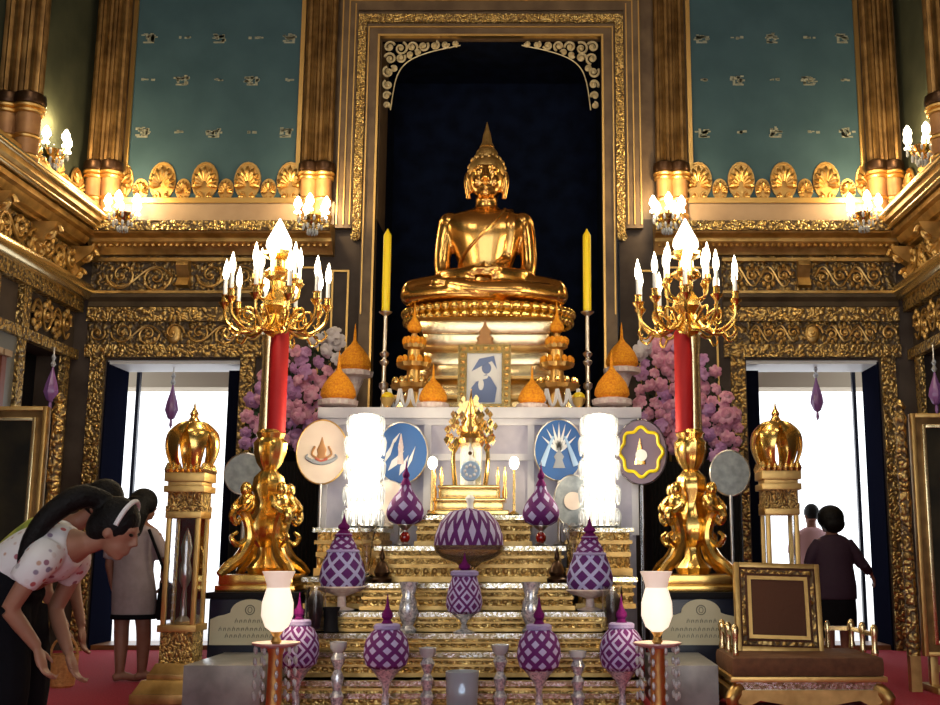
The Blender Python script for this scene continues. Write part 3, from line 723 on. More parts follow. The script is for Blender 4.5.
# ------------------------------------------------------------------ orange cones
def cone(label, px, Y, pyb, r, zst, mt='plate', H=None):
    p = at(px, pyb, Y); h0 = p.z-zst
    t = thing('marigold_cone', label, 'flower offering', (p.x, Y, zst), group='orange marigold cones')
    H = H or r*2.9
    MB().lathe([(0,h0),(r*.8,h0+.01),(r,h0+H*.10),(r*.97,h0+H*.20),(r*.80,h0+H*.34),(r*.50,h0+H*.48),(r*.22,h0+H*.58),(r*.10,h0+H*.66),(r*.07,h0+H*.85),(.002,h0+H)], 28).build('flower_cone', M['orange_flowers'], t)
    if mt == 'plate':
        MB().lathe([(r*.55,0),(r*.6,.015),(r*.22,.04),(r*.2,h0*.5),(r*.6,h0-.06),(r*1.08,h0-.045),(r*1.12,h0),(r*.9,h0+.012)], 28, flute=14, fd=.03).build('scalloped_stand', M['pale_pink'], t)
    elif mt == 'none': pass
    return t
cone('large orange marigold cone on tall stand behind the left lamp, farther of two', 354, 10.9, 372, .170, 2.34)
cone('large orange marigold cone on pink scalloped stand over left glowing crystal lamp', 338, 10.15, 401, .165, 2.34)
cone('large orange marigold cone on tall stand at right, farther of two', 622, 10.9, 369, .165, 2.34)
cone('large orange marigold cone on pink scalloped stand over right glowing crystal lamp', 612, 10.15, 400, .165, 2.34)
cone('small orange marigold cone on the white altar table left of the portrait', 433, 10.02, 404, .130, 2.34)
cone('small orange marigold cone on the white altar table right of the portrait', 532, 10.02, 405, .128, 2.34)
# tiered gilt stands beside the throne
for s, px in ((-1,413),(1,557)):
    sd = 'left' if s < 0 else 'right'
    p = at(px, 400, 10.46)
    t = thing('tiered_stand', 'tiered gilt offering stand flanking the throne on the %s' % sd, 'stand', (p.x, 10.46, 2.34), group='tiered gilt stands by the throne')
    MB().lathe([(.14,0),(.16,.03),(.10,.05),(.07,.20),(.06,.62),(.03,.78),(.02,.80)], 20).build('stem', M['gold_satin'], t)
    for zz, r in ((.26,.215),(.47,.165),(.66,.105)):
        o = MB().lathe([(r*.3,zz-.04),(r*.9,zz-.01),(r,zz+.03),(r*.9,zz+.02),(r*.3,zz-.01)], 24, flute=12, fd=.05).build('tray', M['gold_satin'], t)
        pb = MB()
        for k in range(12):
            a = 2*PI*k/12; pb.sphere((r*.85*math.cos(a), r*.85*math.sin(a), zz+.055), (.030,.03,.045), 7, 5)
        pb.build('petal_ring', M['orange_flowers'] if zz > .3 else M['gold_bright'], o)
    sw = MB()
    for k in range(4):
        x = -.15+.10*k; sw.tube([(x-.05,-.20,.22),(x-.02,-.225,.10),(x,-.22,.06),(x+.03,-.225,.10),(x+.05,-.20,.22)], [.022,.018,.014,.018,.022], 6, 3)
    sw.build('white_swag', M['white_cloth'], t)
    c = thing('marigold_cone', 'tiny orange marigold cone topping the %s tiered gilt stand' % sd, 'flower offering', (p.x, 10.46, 3.14), group='orange marigold cones')
    MB().lathe([(.03,0),(.062,.02),(.072,.06),(.055,.10),(.025,.14),(.01,.20),(.002,.30)], 18).build('flower_cone', M['orange_flowers'], c)
    g = thing('gilt_cup', 'small gilt cup with yellow flowers at the foot of the %s tiered stand' % sd, 'cup', (p.x+s*.20, 10.15, 2.34), group='gilt cups by the tiered stands')
    MB().lathe([(.045,0),(.05,.01),(.02,.03),(.05,.07),(.07,.12),(.065,.12),(.03,.08)], 16).build('cup', M['gold_bright'], g)
    MB().sphere((0,0,.13), (.06,.06,.05), 10, 6).build('flower_heap', M['yellow_wax'], g)

# portrait
t = thing('framed_portrait', 'gilt framed blue and white portrait standing before the throne', 'picture', (at(484,405,10.30).x, 10.30, 2.34))
t.rotation_euler.x = -.06
f = MB()
f.rect(-.25,.25,0,.66,.085,-.03,.03)
fb_ = f
MB().bb(-.17,.17,-.015,.02,.085,.58).build('mount', M['white_paint'], t)
g = MB(); g.sphere((.02,-.016,.43), (.045,.006,.055), 14, 8); g.prism([(-.13,.10),(.10,.10),(.12,.24),(.06,.34),(.02,.37),(-.05,.33),(-.12,.24)], -.022, -.015); g.prism([(-.12,.40),(-.05,.52),(.09,.55),(.12,.42),(.07,.50),(-.03,.45)], -.022, -.015)
lattice('dummy_a', 2, 2, .9, 1)
mat('portrait_blue', (.16,.22,.42), .5); g.build('portrait_figure', M['portrait_blue'], t)
g = MB(); g.sphere((-.03,-.02,.27),(.03,.006,.06),10,6); g.prism([(-.10,.29),(.03,.33),(.04,.36),(-.09,.34)], -.026,-.02); g.build('portrait_light', M['white_paint'], t)
for k in range(10):
    for s in (-1,1): fb_.sphere((s*.208,-.03,.04+.064*k), .02, 7, 5)
for k in range(7):
    for zz in (.045,.62): fb_.sphere((-.2+.067*k,-.03,zz), .02, 7, 5)
fb_.build('frame', M['gold_bright'], t)
cr_ = MB().lathe([(.10,.66),(.07,.70),(.085,.73),(.05,.76),(.06,.79),(.02,.85),(.002,.92)], 16, sy=.4); cr_.build('crest', M['terracotta'], t)

# ------------------------------------------------------------------ yellow candles on silver stands
for s, px in ((-1,383),(1,588)):
    sd = 'left' if s < 0 else 'right'; p = at(px, 412, 10.5); pt_ = at(px, 312, 10.5); pc = at(px, 229, 10.5)
    h = pt_.z-2.34
    t = thing('candle_stand', 'tall silver candlestick holding a yellow candle, %s of the statue' % sd, 'candlestick', (p.x, 10.5, 2.34), group='tall silver candlesticks')
    MB().lathe([(.09,0),(.095,.02),(.05,.05),(.022,.10),(.018,h-.03),(.018,h)], 16).build('stem', M['silver'], t)
    k = MB()
    for zz in (.28,.52,.60,.30): k.lathe([(.018,zz-.04),(.042,zz-.012),(.046,zz+.008),(.018,zz+.03)], 16)
    k.build('knop', M['silver'], t)
    MB().lathe([(.018,h-.04),(.06,h-.01),(.066,h),(.05,h+.003)], 18).build('drip_pan', M['silver'], t)
    c = thing('yellow_candle', 'tall yellow candle on silver stand %s of the golden statue' % sd, 'candle', (p.x, 10.5, 2.34+h+.003), group='tall yellow candles')
    H = pc.z-pt_.z
    MB().lathe([(.038,0),(.040,.02),(.040,H-.07),(.030,H-.05),(.012,H-.02),(.004,H)], 18).build('wax', M['yellow_wax'], c)

# ------------------------------------------------------------------ ceremonial fans
def fan(label, px, py, Y, rx, rz, mt, rim=None, z0=0.0, deco=None, group=None):
    p = at(px, py, Y)
    t = thing('ceremonial_fan', label, 'fan', (p.x, Y, z0), group=group or 'round ceremonial fans')
    zc = p.z-z0
    RX = Matrix.Translation((0,0,zc)) @ Matrix.Rotation(PI/2, 4, 'X')
    MB().lathe([(0,-.010),(rx*.98,-.010),(rx,0),(rx*.98,.010),(0,.010)], 40, M=RX, sy=rz/rx).build('disc', M[mt], t)
    MB().tube([(rx*math.cos(2*PI*k/40), 0, zc+rz*math.sin(2*PI*k/40)) for k in range(41)], .010, 6).build('rim', M[rim or 'gold_satin'], t)
    MB().lathe([(.05,0),(.055,.02),(.016,.05),(.014,zc-rz)], 12).build('handle', M['silver' if rim is None else rim], t)
    if deco: deco(t, zc, rx, rz)
    return t
mat('fan_blue', (.02,.11,.36), .35); mat('fan_light_blue', (.38,.56,.80), .35); mat('fan_plum', (.16,.11,.16), .35); noisy('fan_cream', (.72,.58,.50), (.80,.68,.58), 3, .5)
mat('emblem_red', (.50,.12,.08), .5); mat('emblem_grey', (.30,.32,.36), .5)
def blade(mb, x0, z0, x1, z1, w, y=-.016):
    d = Vector((x1-x0, 0, z1-z0)); n = Vector((-d.z, 0, d.x)).normalized()*w
    mb.prism([(x0,z0),((x0*.6+x1*.4)+n.x,(z0*.6+z1*.4)+n.z),(x1,z1),((x0*.6+x1*.4)-n.x,(z0*.6+z1*.4)-n.z)], y, y+.006)
def deco_emblem(t, zc, rx, rz):
    a = MB(); a.lathe([(.05,-.06),(.035,-.02),(.045,.02),(.02,.07),(.004,.13)], 14, (0,-.012,zc), sy=.12)
    for s in (-1,1):
        a.tube([(s*.03,-.016,zc-.06),(s*.085,-.016,zc-.02),(s*.06,-.016,zc+.05)], .010, 6, 4)
    a.build('emblem', M['terracotta'], t)
    c = MB()
    for s in (-1,1): c.tube([(0,-.016,zc-.10),(s*.07,-.016,zc-.085),(s*.13,-.016,zc-.05),(s*.12,-.016,zc-.02)], [.018,.02,.014,.006], 6, 4)
    c.build('emblem_wing', M['emblem_grey'], t)
    MB().tube([(-.05,-.018,zc-.055),(0,-.018,zc-.085),(.05,-.018,zc-.055)], .012, 6, 3).build('emblem_ribbon', M['emblem_red'], t)
def deco_rays(t, zc, rx, rz):
    a = MB()
    for k in range(7):
        ang = PI/2+(k-3)*.30; blade(a, .01*(k-3), zc+.03-rz*.3, rx*.92*math.cos(ang), zc-rz*.3+rz*1.22*math.sin(ang), .016)
    a.build('white_ray', M['white_paint'], t)
    b = MB(); b.lathe([(.055,-.10),(.03,-.03),(.045,0),(.012,.05),(.003,.09)], 14, (0,-.016,zc-.06), sy=.12); b.build('emblem', M['emblem_grey'], t)
    c = MB()
    for s in (-1,1): c.tube([(s*.05,-.02,zc+.12),(s*.10,-.02,zc),(s*.15,-.02,zc-.14)], [.008,.02,.03], 6, 4, squash=.3, up=(0,1,0))
    c.build('light_streak', M['fan_light_blue'], t)
def deco_streaks(t, zc, rx, rz):
    a = MB()
    for (x0,z0,x1,z1,w) in ((-.16,-.10,-.06,.12,.02),(-.12,-.16,.02,.02,.03),(-.02,-.2,.06,-.02,.025),(.05,-.14,.12,.06,.015),(-.10,.06,-.02,.18,.014)): blade(a, x0, zc+z0, x1, zc+z1, w)
    a.build('white_streak', M['white_paint'], t)
    b = MB(); b.lathe([(.03,-.10),(.02,0),(.025,.05),(.003,.17)], 12, (-.01,-.016,zc), sy=.12); b.build('emblem', M['pale_pink'], t)
def deco_gold(t, zc, rx, rz):
    a = MB(); n = 64
    a.tube([((.178+.014*math.cos(8*2*PI*k/n))*math.cos(2*PI*k/n), -.016, zc+1.15*(.178+.014*math.cos(8*2*PI*k/n))*math.sin(2*PI*k/n)) for k in range(n+1)], .016, 6)
    a.build('scalloped_ring', M['yellow_wax'], t)
    b = MB(); b.lathe([(.05,-.13),(.035,-.05),(.02,.02),(.004,.10)], 14, (-.01,-.016,zc+.02), sy=.12); b.build('emblem', M['gold_bright'], t)
    c = MB().lathe([(0,-.004),(.05,-.004),(.052,.004),(0,.006)], 20, M=Matrix.Translation((0,-.02,zc-.03)) @ Matrix.Rotation(PI/2,4,'X')); c.build('white_medallion', M['white_paint'], t)
def deco_medal(t, zc, rx, rz):
    MB().lathe([(0,-.004),(.075,-.004),(.078,.004),(0,.006)], 24, M=Matrix.Translation((0,-.018,zc)) @ Matrix.Rotation(PI/2,4,'X')).build('medallion', M['fan_cream'], t)
fan('cream ceremonial fan with winged red and grey emblem, left of glowing lamp', 322, 452, 9.70, .222, .28, 'fan_cream', None, 0, deco_emblem)
fan('blue ceremonial fan with slanting white streaks, right of the left crystal lamp', 402, 453, 9.76, .225, .27, 'fan_blue', 'silver', 1.10, deco_streaks)
fan('deep blue ceremonial fan with white rays, left of the right crystal lamp', 559, 450, 9.76, .215, .27, 'fan_blue', 'silver', 1.10, deco_rays)
fan('plum ceremonial fan with scalloped gold ring, right of the glowing lamp', 641, 452, 9.70, .225, .285, 'fan_plum', 'glass', 0, deco_gold)
fan('small grey ceremonial fan with pale round medallion under the deep blue fan', 573, 501, 9.56, .16, .22, 'grey_disc', 'silver', 1.25, deco_medal)
fan('small plain cream ceremonial fan half hidden below the white-streaked blue fan', 388, 503, 9.60, .16, .19, 'fan_cream', 'silver', 1.25)
fan('grey speckled round fan behind the left candelabrum base', 245, 474, 9.65, .178, .178, 'grey_disc', 'silver', 0, None, 'grey speckled fans')
fan('grey speckled round fan behind the right candelabrum base', 730, 473, 9.65, .172, .195, 'grey_disc', 'silver', 0, None, 'grey speckled fans')

# ------------------------------------------------------------------ glowing crystal lamps
LIGHTS = []
for s, px in ((-1,363),(1,600)):
    sd = 'left' if s < 0 else 'right'; p = at(px, 525, 9.42)
    t = thing('crystal_lamp', 'brilliantly lit crystal tower lamp on the %s altar table' % sd, 'lamp', (p.x, 9.42, 1.25), group='crystal tower lamps')
    MB().lathe([(.15,0),(.16,.02),(.10,.045),(.08,.07)], 24).build('base', M['silver'], t)
    MB().lathe([(.09,.07),(.13,.10),(.13,.46),(.11,.50),(.13,.54),(.125,.92),(.07,.97),(.0,.98)], 24).build('lit_core', M['lamp_crystal'], t)
    for zz, r in ((.16,.165),(.36,.165),(.58,.165),(.78,.165),(.95,.15)):
        o = MB().lathe([(r-.01,zz-.008),(r,zz),(r-.01,zz+.008)], 24).build('crystal_tier', M['crystal'], t)
        q = MB()
        for k in range(18):
            a = 2*PI*k/18; q.lathe([(.002,-.17),(.014,-.12),(.020,-.05),(.006,-.01)], 6, (r*math.cos(a), r*math.sin(a), zz+.0), smooth=False)
        q.build('crystal_drop_row', M['crystal'], o)['kind'] = 'stuff'
    LIGHTS.append((p.x, 9.12, 1.95, 34, (1,.84,.56), .12))
    v = thing('glass_vase', 'clear trumpet glass vase on %s altar wing below the crystal lamp' % sd, 'vase', (at(368 if s<0 else 573, 560, 9.0).x, 8.93, .86), group='trumpet glass vases')
    MB().lathe([(.05,0),(.055,.012),(.025,.04),(.035,.15),(.045,.28),(.085,.42),(.080,.42),(.040,.28),(.028,.15),(.01,.05)], 20).build('vase', M['glass'], v)
    d = thing('bronze_figurine', 'small dark bronze figurine at the %s end of altar step' % sd, 'figurine', (at(382 if s<0 else 557, 572, 8.68).x, 8.68, .82), group='small dark bronze figurines')
    MB().lathe([(.075,0),(.08,.03),(.05,.05),(.065,.08),(.05,.12),(.035,.15),(.012,.17),(.022,.19),(.016,.22),(.002,.28)], 16).build('figurine', M['brown_bronze'], d)
    c = thing('crystal_vase', 'sparkling cut crystal vase on the lower altar steps %s of centre' % sd, 'vase', (at(408 if s<0 else 531, 620, 8.22).x, 8.22, .48), group='cut crystal vases')
    q = MB().lathe([(.06,0),(.065,.02),(.04,.05),(.075,.14),(.06,.22),(.045,.26),(.07,.36),(.055,.36),(.03,.26)], 12, smooth=False); q.build('vase', M['cut_crystal'], c)
    c = thing('tall_glass', 'straight glass jar with pale flowers on %s end of altar steps' % sd, 'jar', (s*1.08, 8.20, .48), group='straight glass jars')
    MB().lathe([(.06,0),(.075,.01),(.075,.33),(.070,.33),(.068,.02),(.0,.02)], 20).build('jar', M['glass'], c)
    MB().lathe([(.03,.03),(.04,.12),(.05,.24),(.02,.30)], 10, flute=5, fd=.2).build('pale_flowers', M['pale_pink'], c)
    k = thing('lamp_post', 'slim gilt post with round glowing bulb %s of central shrine' % sd, 'lamp', (at(432 if s<0 else 514, 500, 9.22).x, 9.22, 1.35), group='slim bulb posts by the shrine')
    zz = at(432, 463, 9.22).z-1.35
    MB().lathe([(.04,0),(.045,.015),(.012,.04),(.010,zz-.05),(.022,zz-.04)], 12).build('post', M['gold_bright'], k)
    MB().sphere((0,0,zz), (.040,.040,.055), 14, 9).build('bulb', M['bulb'], k)
    # hurricane lamps in front
    p = at(277 if s<0 else 657, 620, 7.18)
    k = thing('hurricane_lamp', 'lit white hurricane glass lamp on crystal stand, %s front corner' % sd, 'lamp', (p.x, 7.18, 0), group='hurricane lamps before the altar')
    MB().lathe([(.085,0),(.09,.02),(.05,.06),(.045,.42),(.06,.47)], 16).build('post', M['gold_satin'], k)
    MB().lathe([(.03,.455),(.11,.47),(.145,.485),(.15,.495),(.11,.482)], 28, flute=12, fd=.04).build('scalloped_dish', M['pale_pink'], k)
    MB().lathe([(.02,.48),(.035,.50),(.02,.53),(.04,.56)], 14).build('socket', M['gold_satin'], k)
    MB().lathe([(.032,.56),(.072,.59),(.100,.66),(.098,.74),(.078,.81),(.070,.835),(.0,.84)], 28).build('shade', M['hurricane'], k)
    MB().lathe([(.070,.832),(.074,.855),(.088,.90),(.104,.935),(.098,.935),(.06,.85)], 28).build('flared_rim', M['rim_glow'], k)
    q = MB()
    for j in range(10):
        a = 2*PI*j/10
        for i in range(5): q.sphere((.13*math.cos(a), .13*math.sin(a), .45-.07*i), (.012,.012,.026), 6, 5)
    q.build('crystal_drop_row', M['crystal'], k)['kind'] = 'stuff'
    LIGHTS.append((p.x, 7.36, .80, 5.5, (1,.76,.45), .06))
for lab, px, Y, h in (('left end, beside the leftmost front bud',337,7.68,.46),('between left inner bud and tumbler',427,7.68,.42),('just right of the glass tumbler',500,7.68,.44),('between the two right front buds',578,7.68,.40)):
    c = thing('crystal_candlestick', 'crystal candlestick before altar, ' + lab, 'candlestick', (at(px,690,Y).x, Y, 0), group='crystal candlesticks before the altar')
    MB().lathe([(.075,0),(.08,.02),(.035,.05),(.05,.10),(.028,.14),(.045,h*.5),(.022,h*.6),(.05,h*.75),(.03,h*.85)], 12, smooth=False).build('stem', M['cut_crystal'], c)
    MB().lathe([(.03,h*.84),(.055,h*.90),(.06,h),(.045,h),(.035,h*.92),(0,h*.9)], 16).build('cup', M['crystal'], c)
c = thing('glass_tumbler', 'thick bluish glass tumbler before the middle of the altar', 'glass', (at(462,690,7.36).x, 7.36, 0))
MB().lathe([(.085,0),(.095,.01),(.108,.30),(.100,.30),(.088,.03),(0,.03)], 24).build('tumbler', M['frosted_glass'], c)
MB().lathe([(.0,.032),(.082,.034),(.09,.16),(0,.165)], 20).build('candle_wax', M['white_paint'], c)
MB().lathe([(.01,.165),(.022,.18),(.016,.20),(.002,.225)], 10).build('flame', M['tea_flame'], c)
c = thing('black_cup', 'black cup beside the glass jar under the left lattice bud', 'cup', (at(331,620,8.22).x, 8.22, .48))
MB().lathe([(.055,0),(.06,.01),(.05,.05),(.05,.13),(.065,.18),(.058,.18),(.04,.06)], 18).build('cup', M['black_wood'], c)

# ------------------------------------------------------------------ central shrine
sh = thing('gilt_shrine', 'bright gilt leafy shrine at the middle of the altar', 'shrine', (at(470,480,9.45).x, 9.45, 1.35))
for (r, z0, z1) in ((.34,0,.05),(.29,.05,.12),(.31,.12,.15),(.24,.15,.23),(.26,.23,.26)):
    MB().bb(-r, r, -.20*r/.34, .20*r/.34, z0, z1).build('plinth_tier', M['gold_bright'], sh, bevel=.008)
for s in (-1,1):
    MB().tube([(s*.13,.03,.26),(s*.15,.03,.5),(s*.13,.03,.68)], [.022,.018,.012], 8, 4).build('trunk', M['gold_bright'], sh)
    q = MB()
    for k in range(46):
        a = random.uniform(0,2*PI); r = random.uniform(0,1)**.5
        x, zz = s*.12+.10*r*math.cos(a), .74+.17*r*math.sin(a)
        q.add([(x,-.02+random.uniform(-.03,.03),zz-.04),(x+.024,-.035,zz),(x,-.015,zz+.035),(x-.024,-.03,zz),(x,.0,zz)], [(0,1,4),(1,2,4),(2,3,4),(3,0,4),(0,3,2,1)])
    q.build('leaf_crown', M['gold_bright'], sh)
MB().lathe([(.10,.62),(.12,.66),(.07,.72),(.09,.76),(.05,.84),(.06,.87),(.025,.95),(.012,1.02),(.002,1.10)], 20).build('spire', M['gold_bright'], sh)
q = MB()
for k in range(40):
    a = random.uniform(0,2*PI); r = random.uniform(0,1)**.5; x, zz = .11*r*math.cos(a), .92+.12*r*math.sin(a)
    q.add([(x,.02,zz-.035),(x+.02,.005,zz),(x,.02,zz+.03),(x-.02,.005,zz),(x,.035,zz)], [(0,1,4),(1,2,4),(2,3,4),(3,0,4),(0,3,2,1)])
q.build('leaf_crown', M['gold_bright'], sh)
MB().bb(-.09,.09,.08,.10,.26,.66).build('back_panel', M['gold_pale'], sh)
for x in (-.24,.24,-.30,.30): MB().lathe([(.02,.15),(.025,.2),(.012,.26),(.02,.33),(.003,.42)], 10, (x,-.05,0)).build('pinnacle', M['gold_bright'], sh)
w_ = thing('white_figurine', 'small white standing figurine under the gilt leaves of shrine', 'figurine', (at(470,470,9.42).x, 9.42, 1.61), group=None)
q = MB(); q.lathe([(.045,0),(.05,.02),(.038,.12),(.05,.17),(.045,.22),(.02,.25),(.026,.28),(.024,.31),(.01,.33),(.004,.39)], 16, sy=.8)
for s in (-1,1): q.tube([(s*.045,0,.21),(s*.06,-.02,.14),(s*.01,-.045,.13)], [.016,.014,.012], 8, 3)
q.build('figure', M['white_paint'], w_); MB().sphere((0,-.006,.275), (.02,.02,.022), 10, 7).build('face', M['brown_bronze'], w_)
em = thing('crystal_emblem', 'pale blue round emblem on white crystal stand before the shrine', 'ornament', (at(470,510,9.17).x, 9.17, 1.35))
MB().lathe([(.07,0),(.075,.015),(.03,.04),(.025,.10),(.04,.14),(.02,.17)], 14, smooth=False).build('stand', M['white_paint'], em)
MB().lathe([(0,-.012),(.078,-.012),(.085,0),(.078,.012),(0,.012)], 28, M=Matrix.Translation((0,0,at(470,471,9.17).z-1.35)) @ Matrix.Rotation(PI/2,4,'X')).build('disc', M['fan_light_blue'], em)
q = MB(); zc = at(470,471,9.17).z-1.35
for k in range(8): q.sphere((.045*math.cos(k*PI/4),-.014,zc+.045*math.sin(k*PI/4)), (.014,.006,.014), 7, 5)
q.build('rosette', M['white_paint'], em)
# ------------------------------------------------------------------ candelabra on their pedestals
for s in (-1,1):
    sd = 'left' if s < 0 else 'right'
    X, Y = (-1.66 if s < 0 else 1.78), 9.0
    pd = thing('pedestal', 'dark navy pedestal with cream sign under the %s gold candelabrum' % sd, 'pedestal', (X, Y, 0), group='candelabra pedestals')
    MB().bb(-.325,.325,-.36,.36,0,.70).build('body', M['navy_wood'], pd, bevel=.01); MB().bb(-.35,.35,-.38,.38,.70,.75).build('top', M['black_wood'], pd, bevel=.008)
    sg = [(-.30,.36),(.30,.36),(.30,.55),(.24,.575),(.19,.585)] + [(.15*math.cos(a), .60+.10*math.sin(a)) for a in [PI*k/12 for k in range(13)]] + [(-.19,.585),(-.24,.575),(-.30,.55)]
    so = MB().prism(sg, -.395, -.375).build('sign', M['cream_sign'], pd)
    le = MB()
    for zz, n, x0 in ((.535,7,-.11),(.475,14,-.23),(.425,11,-.18)):
        for k in range(n):
            x = x0+.034*k
            le.tube([(x,-.398,zz-.011),(x+.004,-.398,zz+.010),(x+.016,-.398,zz+.011),(x+.018,-.398,zz-.008)], .0028, 5)
            if k % 3 == 0: le.sphere((x+.01,-.398,zz+.018), .0035, 6, 4)
    le.tube([(.035*math.cos(2*PI*k/14),-.398,.62+.035*math.sin(2*PI*k/14)) for k in range(15)], .004, 5)
    le.tube([(.016*math.cos(2*PI*k/10),-.398,.62+.022*math.sin(2*PI*k/10)) for k in range(11)], .003, 5)
    le.build('lettering', M['ink'], so)
    mp = thing('marble_block', 'grey marble block on the floor before the %s pedestal' % sd, 'plinth', (-1.55 if s < 0 else 1.60, 8.02, 0), group='grey marble blocks')
    MB().bb(-.28 if s < 0 else -.26, .24 if s < 0 else .15, -.40, .55, 0, .31).build('block', M['marble'], mp, bevel=.006)
    c = thing('candelabrum', 'tall gold candelabrum with lit candles and red column, %s of the altar' % sd, 'candelabrum', (X, Y, .75), group='gold candelabra')
    MB().bb(-.31,.31,-.30,.30,0,.05).bb(-.29,.29,-.28,.28,.05,.13).build('base', M['gold'], c, bevel=.01)
    for k in range(4):
        RZ = Matrix.Rotation(PI/4+PI/2*k, 4, 'Z')
        leg = MB(); leg.tube([(.40,0,.13),(.33,0,.19),(.22,0,.27),(.15,0,.42),(.19,0,.58),(.27,0,.64),(.31,0,.58),(.27,0,.53),(.24,0,.57)], [.03,.045,.05,.045,.042,.038,.03,.024,.018], 9, 5, M=RZ)
        leg.tube([(.15,0,.42),(.25,0,.36),(.31,0,.42),(.26,0,.46)], [.03,.026,.02,.014], 8, 4, M=RZ)
        lo = leg.build('leg', M['gold'], c)
        b_ = MB(); b_.sphere((.20,0,.80), (.05,.045,.06), 12, 8, M=RZ); b_.sphere((.19,0,.69), (.065,.075,.09), 12, 8, M=RZ)
        for q in (-1,1): b_.tube([(.19,q*.07,.73),(.25,q*.09,.66),(.28,q*.03,.62)], [.028,.024,.02], 8, 3, M=RZ)
        b_.build('figure_bust', M['gold'], lo)
    MB().lathe([(.12,.13),(.14,.18),(.07,.26),(.06,.34),(.13,.42),(.15,.52),(.10,.62),(.08,.70),(.13,.80),(.115,.90),(.06,.96),(.10,1.02),(.125,1.10),(.13,1.18),(.10,1.22),(.115,1.26),(.09,1.29)], 28, flute=9, fd=.07).build('vase_column', M['gold'], c)
    MB().lathe([(.075,1.27),(.072,1.3),(.072,2.10),(.06,2.12)], 22, (-s*.045,0,0)).build('red_column', M['red_cloth'], c)
    MB().lathe([(.040,1.27),(.036,1.5),(.034,1.9),(.045,2.08)], 16, (s*.055,-.02,0), flute=8, fd=.10).build('fluted_pole', M['gold_pale'], c)
    MB().lathe([(.05,2.05),(.11,2.10),(.06,2.16),(.055,2.24),(.12,2.32),(.09,2.40),(.05,2.46),(.05,2.54),(.11,2.58),(.12,2.61),(.06,2.66),(.055,2.74)], 24, flute=8, fd=.07).build('hub', M['gold'], c)
    for k in range(10):
        a = MB(); a.tube([(.05,0,2.26),(.14,0,2.14),(.28,0,2.10),(.40,0,2.19),(.42,0,2.31)], [.018,.018,.016,.014,.014], 8, 5)
        a.tube([(.12,0,2.15),(.20,0,2.26),(.28,0,2.28),(.29,0,2.20),(.23,0,2.18),(.22,0,2.23)], [.013,.012,.011,.010,.009,.008], 7, 4)
        a.tube([(.30,0,2.11),(.36,0,2.04),(.42,0,2.08),(.40,0,2.13)], [.012,.011,.010,.008], 7, 3)
        a.lathe([(.014,2.29),(.045,2.33),(.05,2.345),(.028,2.35),(.026,2.40),(.034,2.41)], 12, (.42,0,0))
        ao = a.build('arm', M['gold'], c, key='carm'); ao.rotation_euler.z = 2*PI*(k+.25)/10
        MB().lathe([(.017,2.40),(.017,2.54),(.012,2.545)], 12, (.42,0,0)).build('candle', M['white_paint'], ao, key='ccan')
        MB().lathe([(.012,2.54),(.026,2.58),(.024,2.63),(.010,2.69),(.002,2.72)], 12, (.42,0,0)).build('bulb', M['bulb'], ao, key='cbul')
    for k in range(6):
        a = MB(); a.tube([(.04,0,2.46),(.10,0,2.38),(.18,0,2.42),(.19,0,2.52)], [.014,.014,.012,.012], 8, 4); a.lathe([(.012,2.50),(.038,2.53),(.04,2.545),(.024,2.55),(.024,2.58)], 12, (.19,0,0))
        ao = a.build('arm', M['gold'], c, key='carm2'); ao.rotation_euler.z = 2*PI*(k+.5)/6
        MB().lathe([(.016,2.58),(.016,2.68),(.012,2.685)], 12, (.19,0,0)).build('candle', M['white_paint'], ao, key='ccan2')
        MB().lathe([(.012,2.68),(.026,2.72),(.024,2.77),(.010,2.83),(.002,2.86)], 12, (.19,0,0)).build('bulb', M['bulb'], ao, key='cbul2')
    MB().lathe([(.055,2.72),(.12,2.76),(.13,2.79),(.10,2.81)], 20, flute=10, fd=.05).build('lamp_gallery', M['gold'], c)
    MB().lathe([(.08,2.80),(.105,2.85),(.10,2.90),(.06,2.98),(.03,3.04),(.004,3.09)], 24, flute=8, fd=.05).build('flame_shade', M['flame_glass'], c)
    LIGHTS.append((X, Y-.12, .75+2.98+.25, 30, (1,.80,.50), .10)); LIGHTS.append((X, Y-.50, .75+2.75, 18, (1,.80,.50), .10))

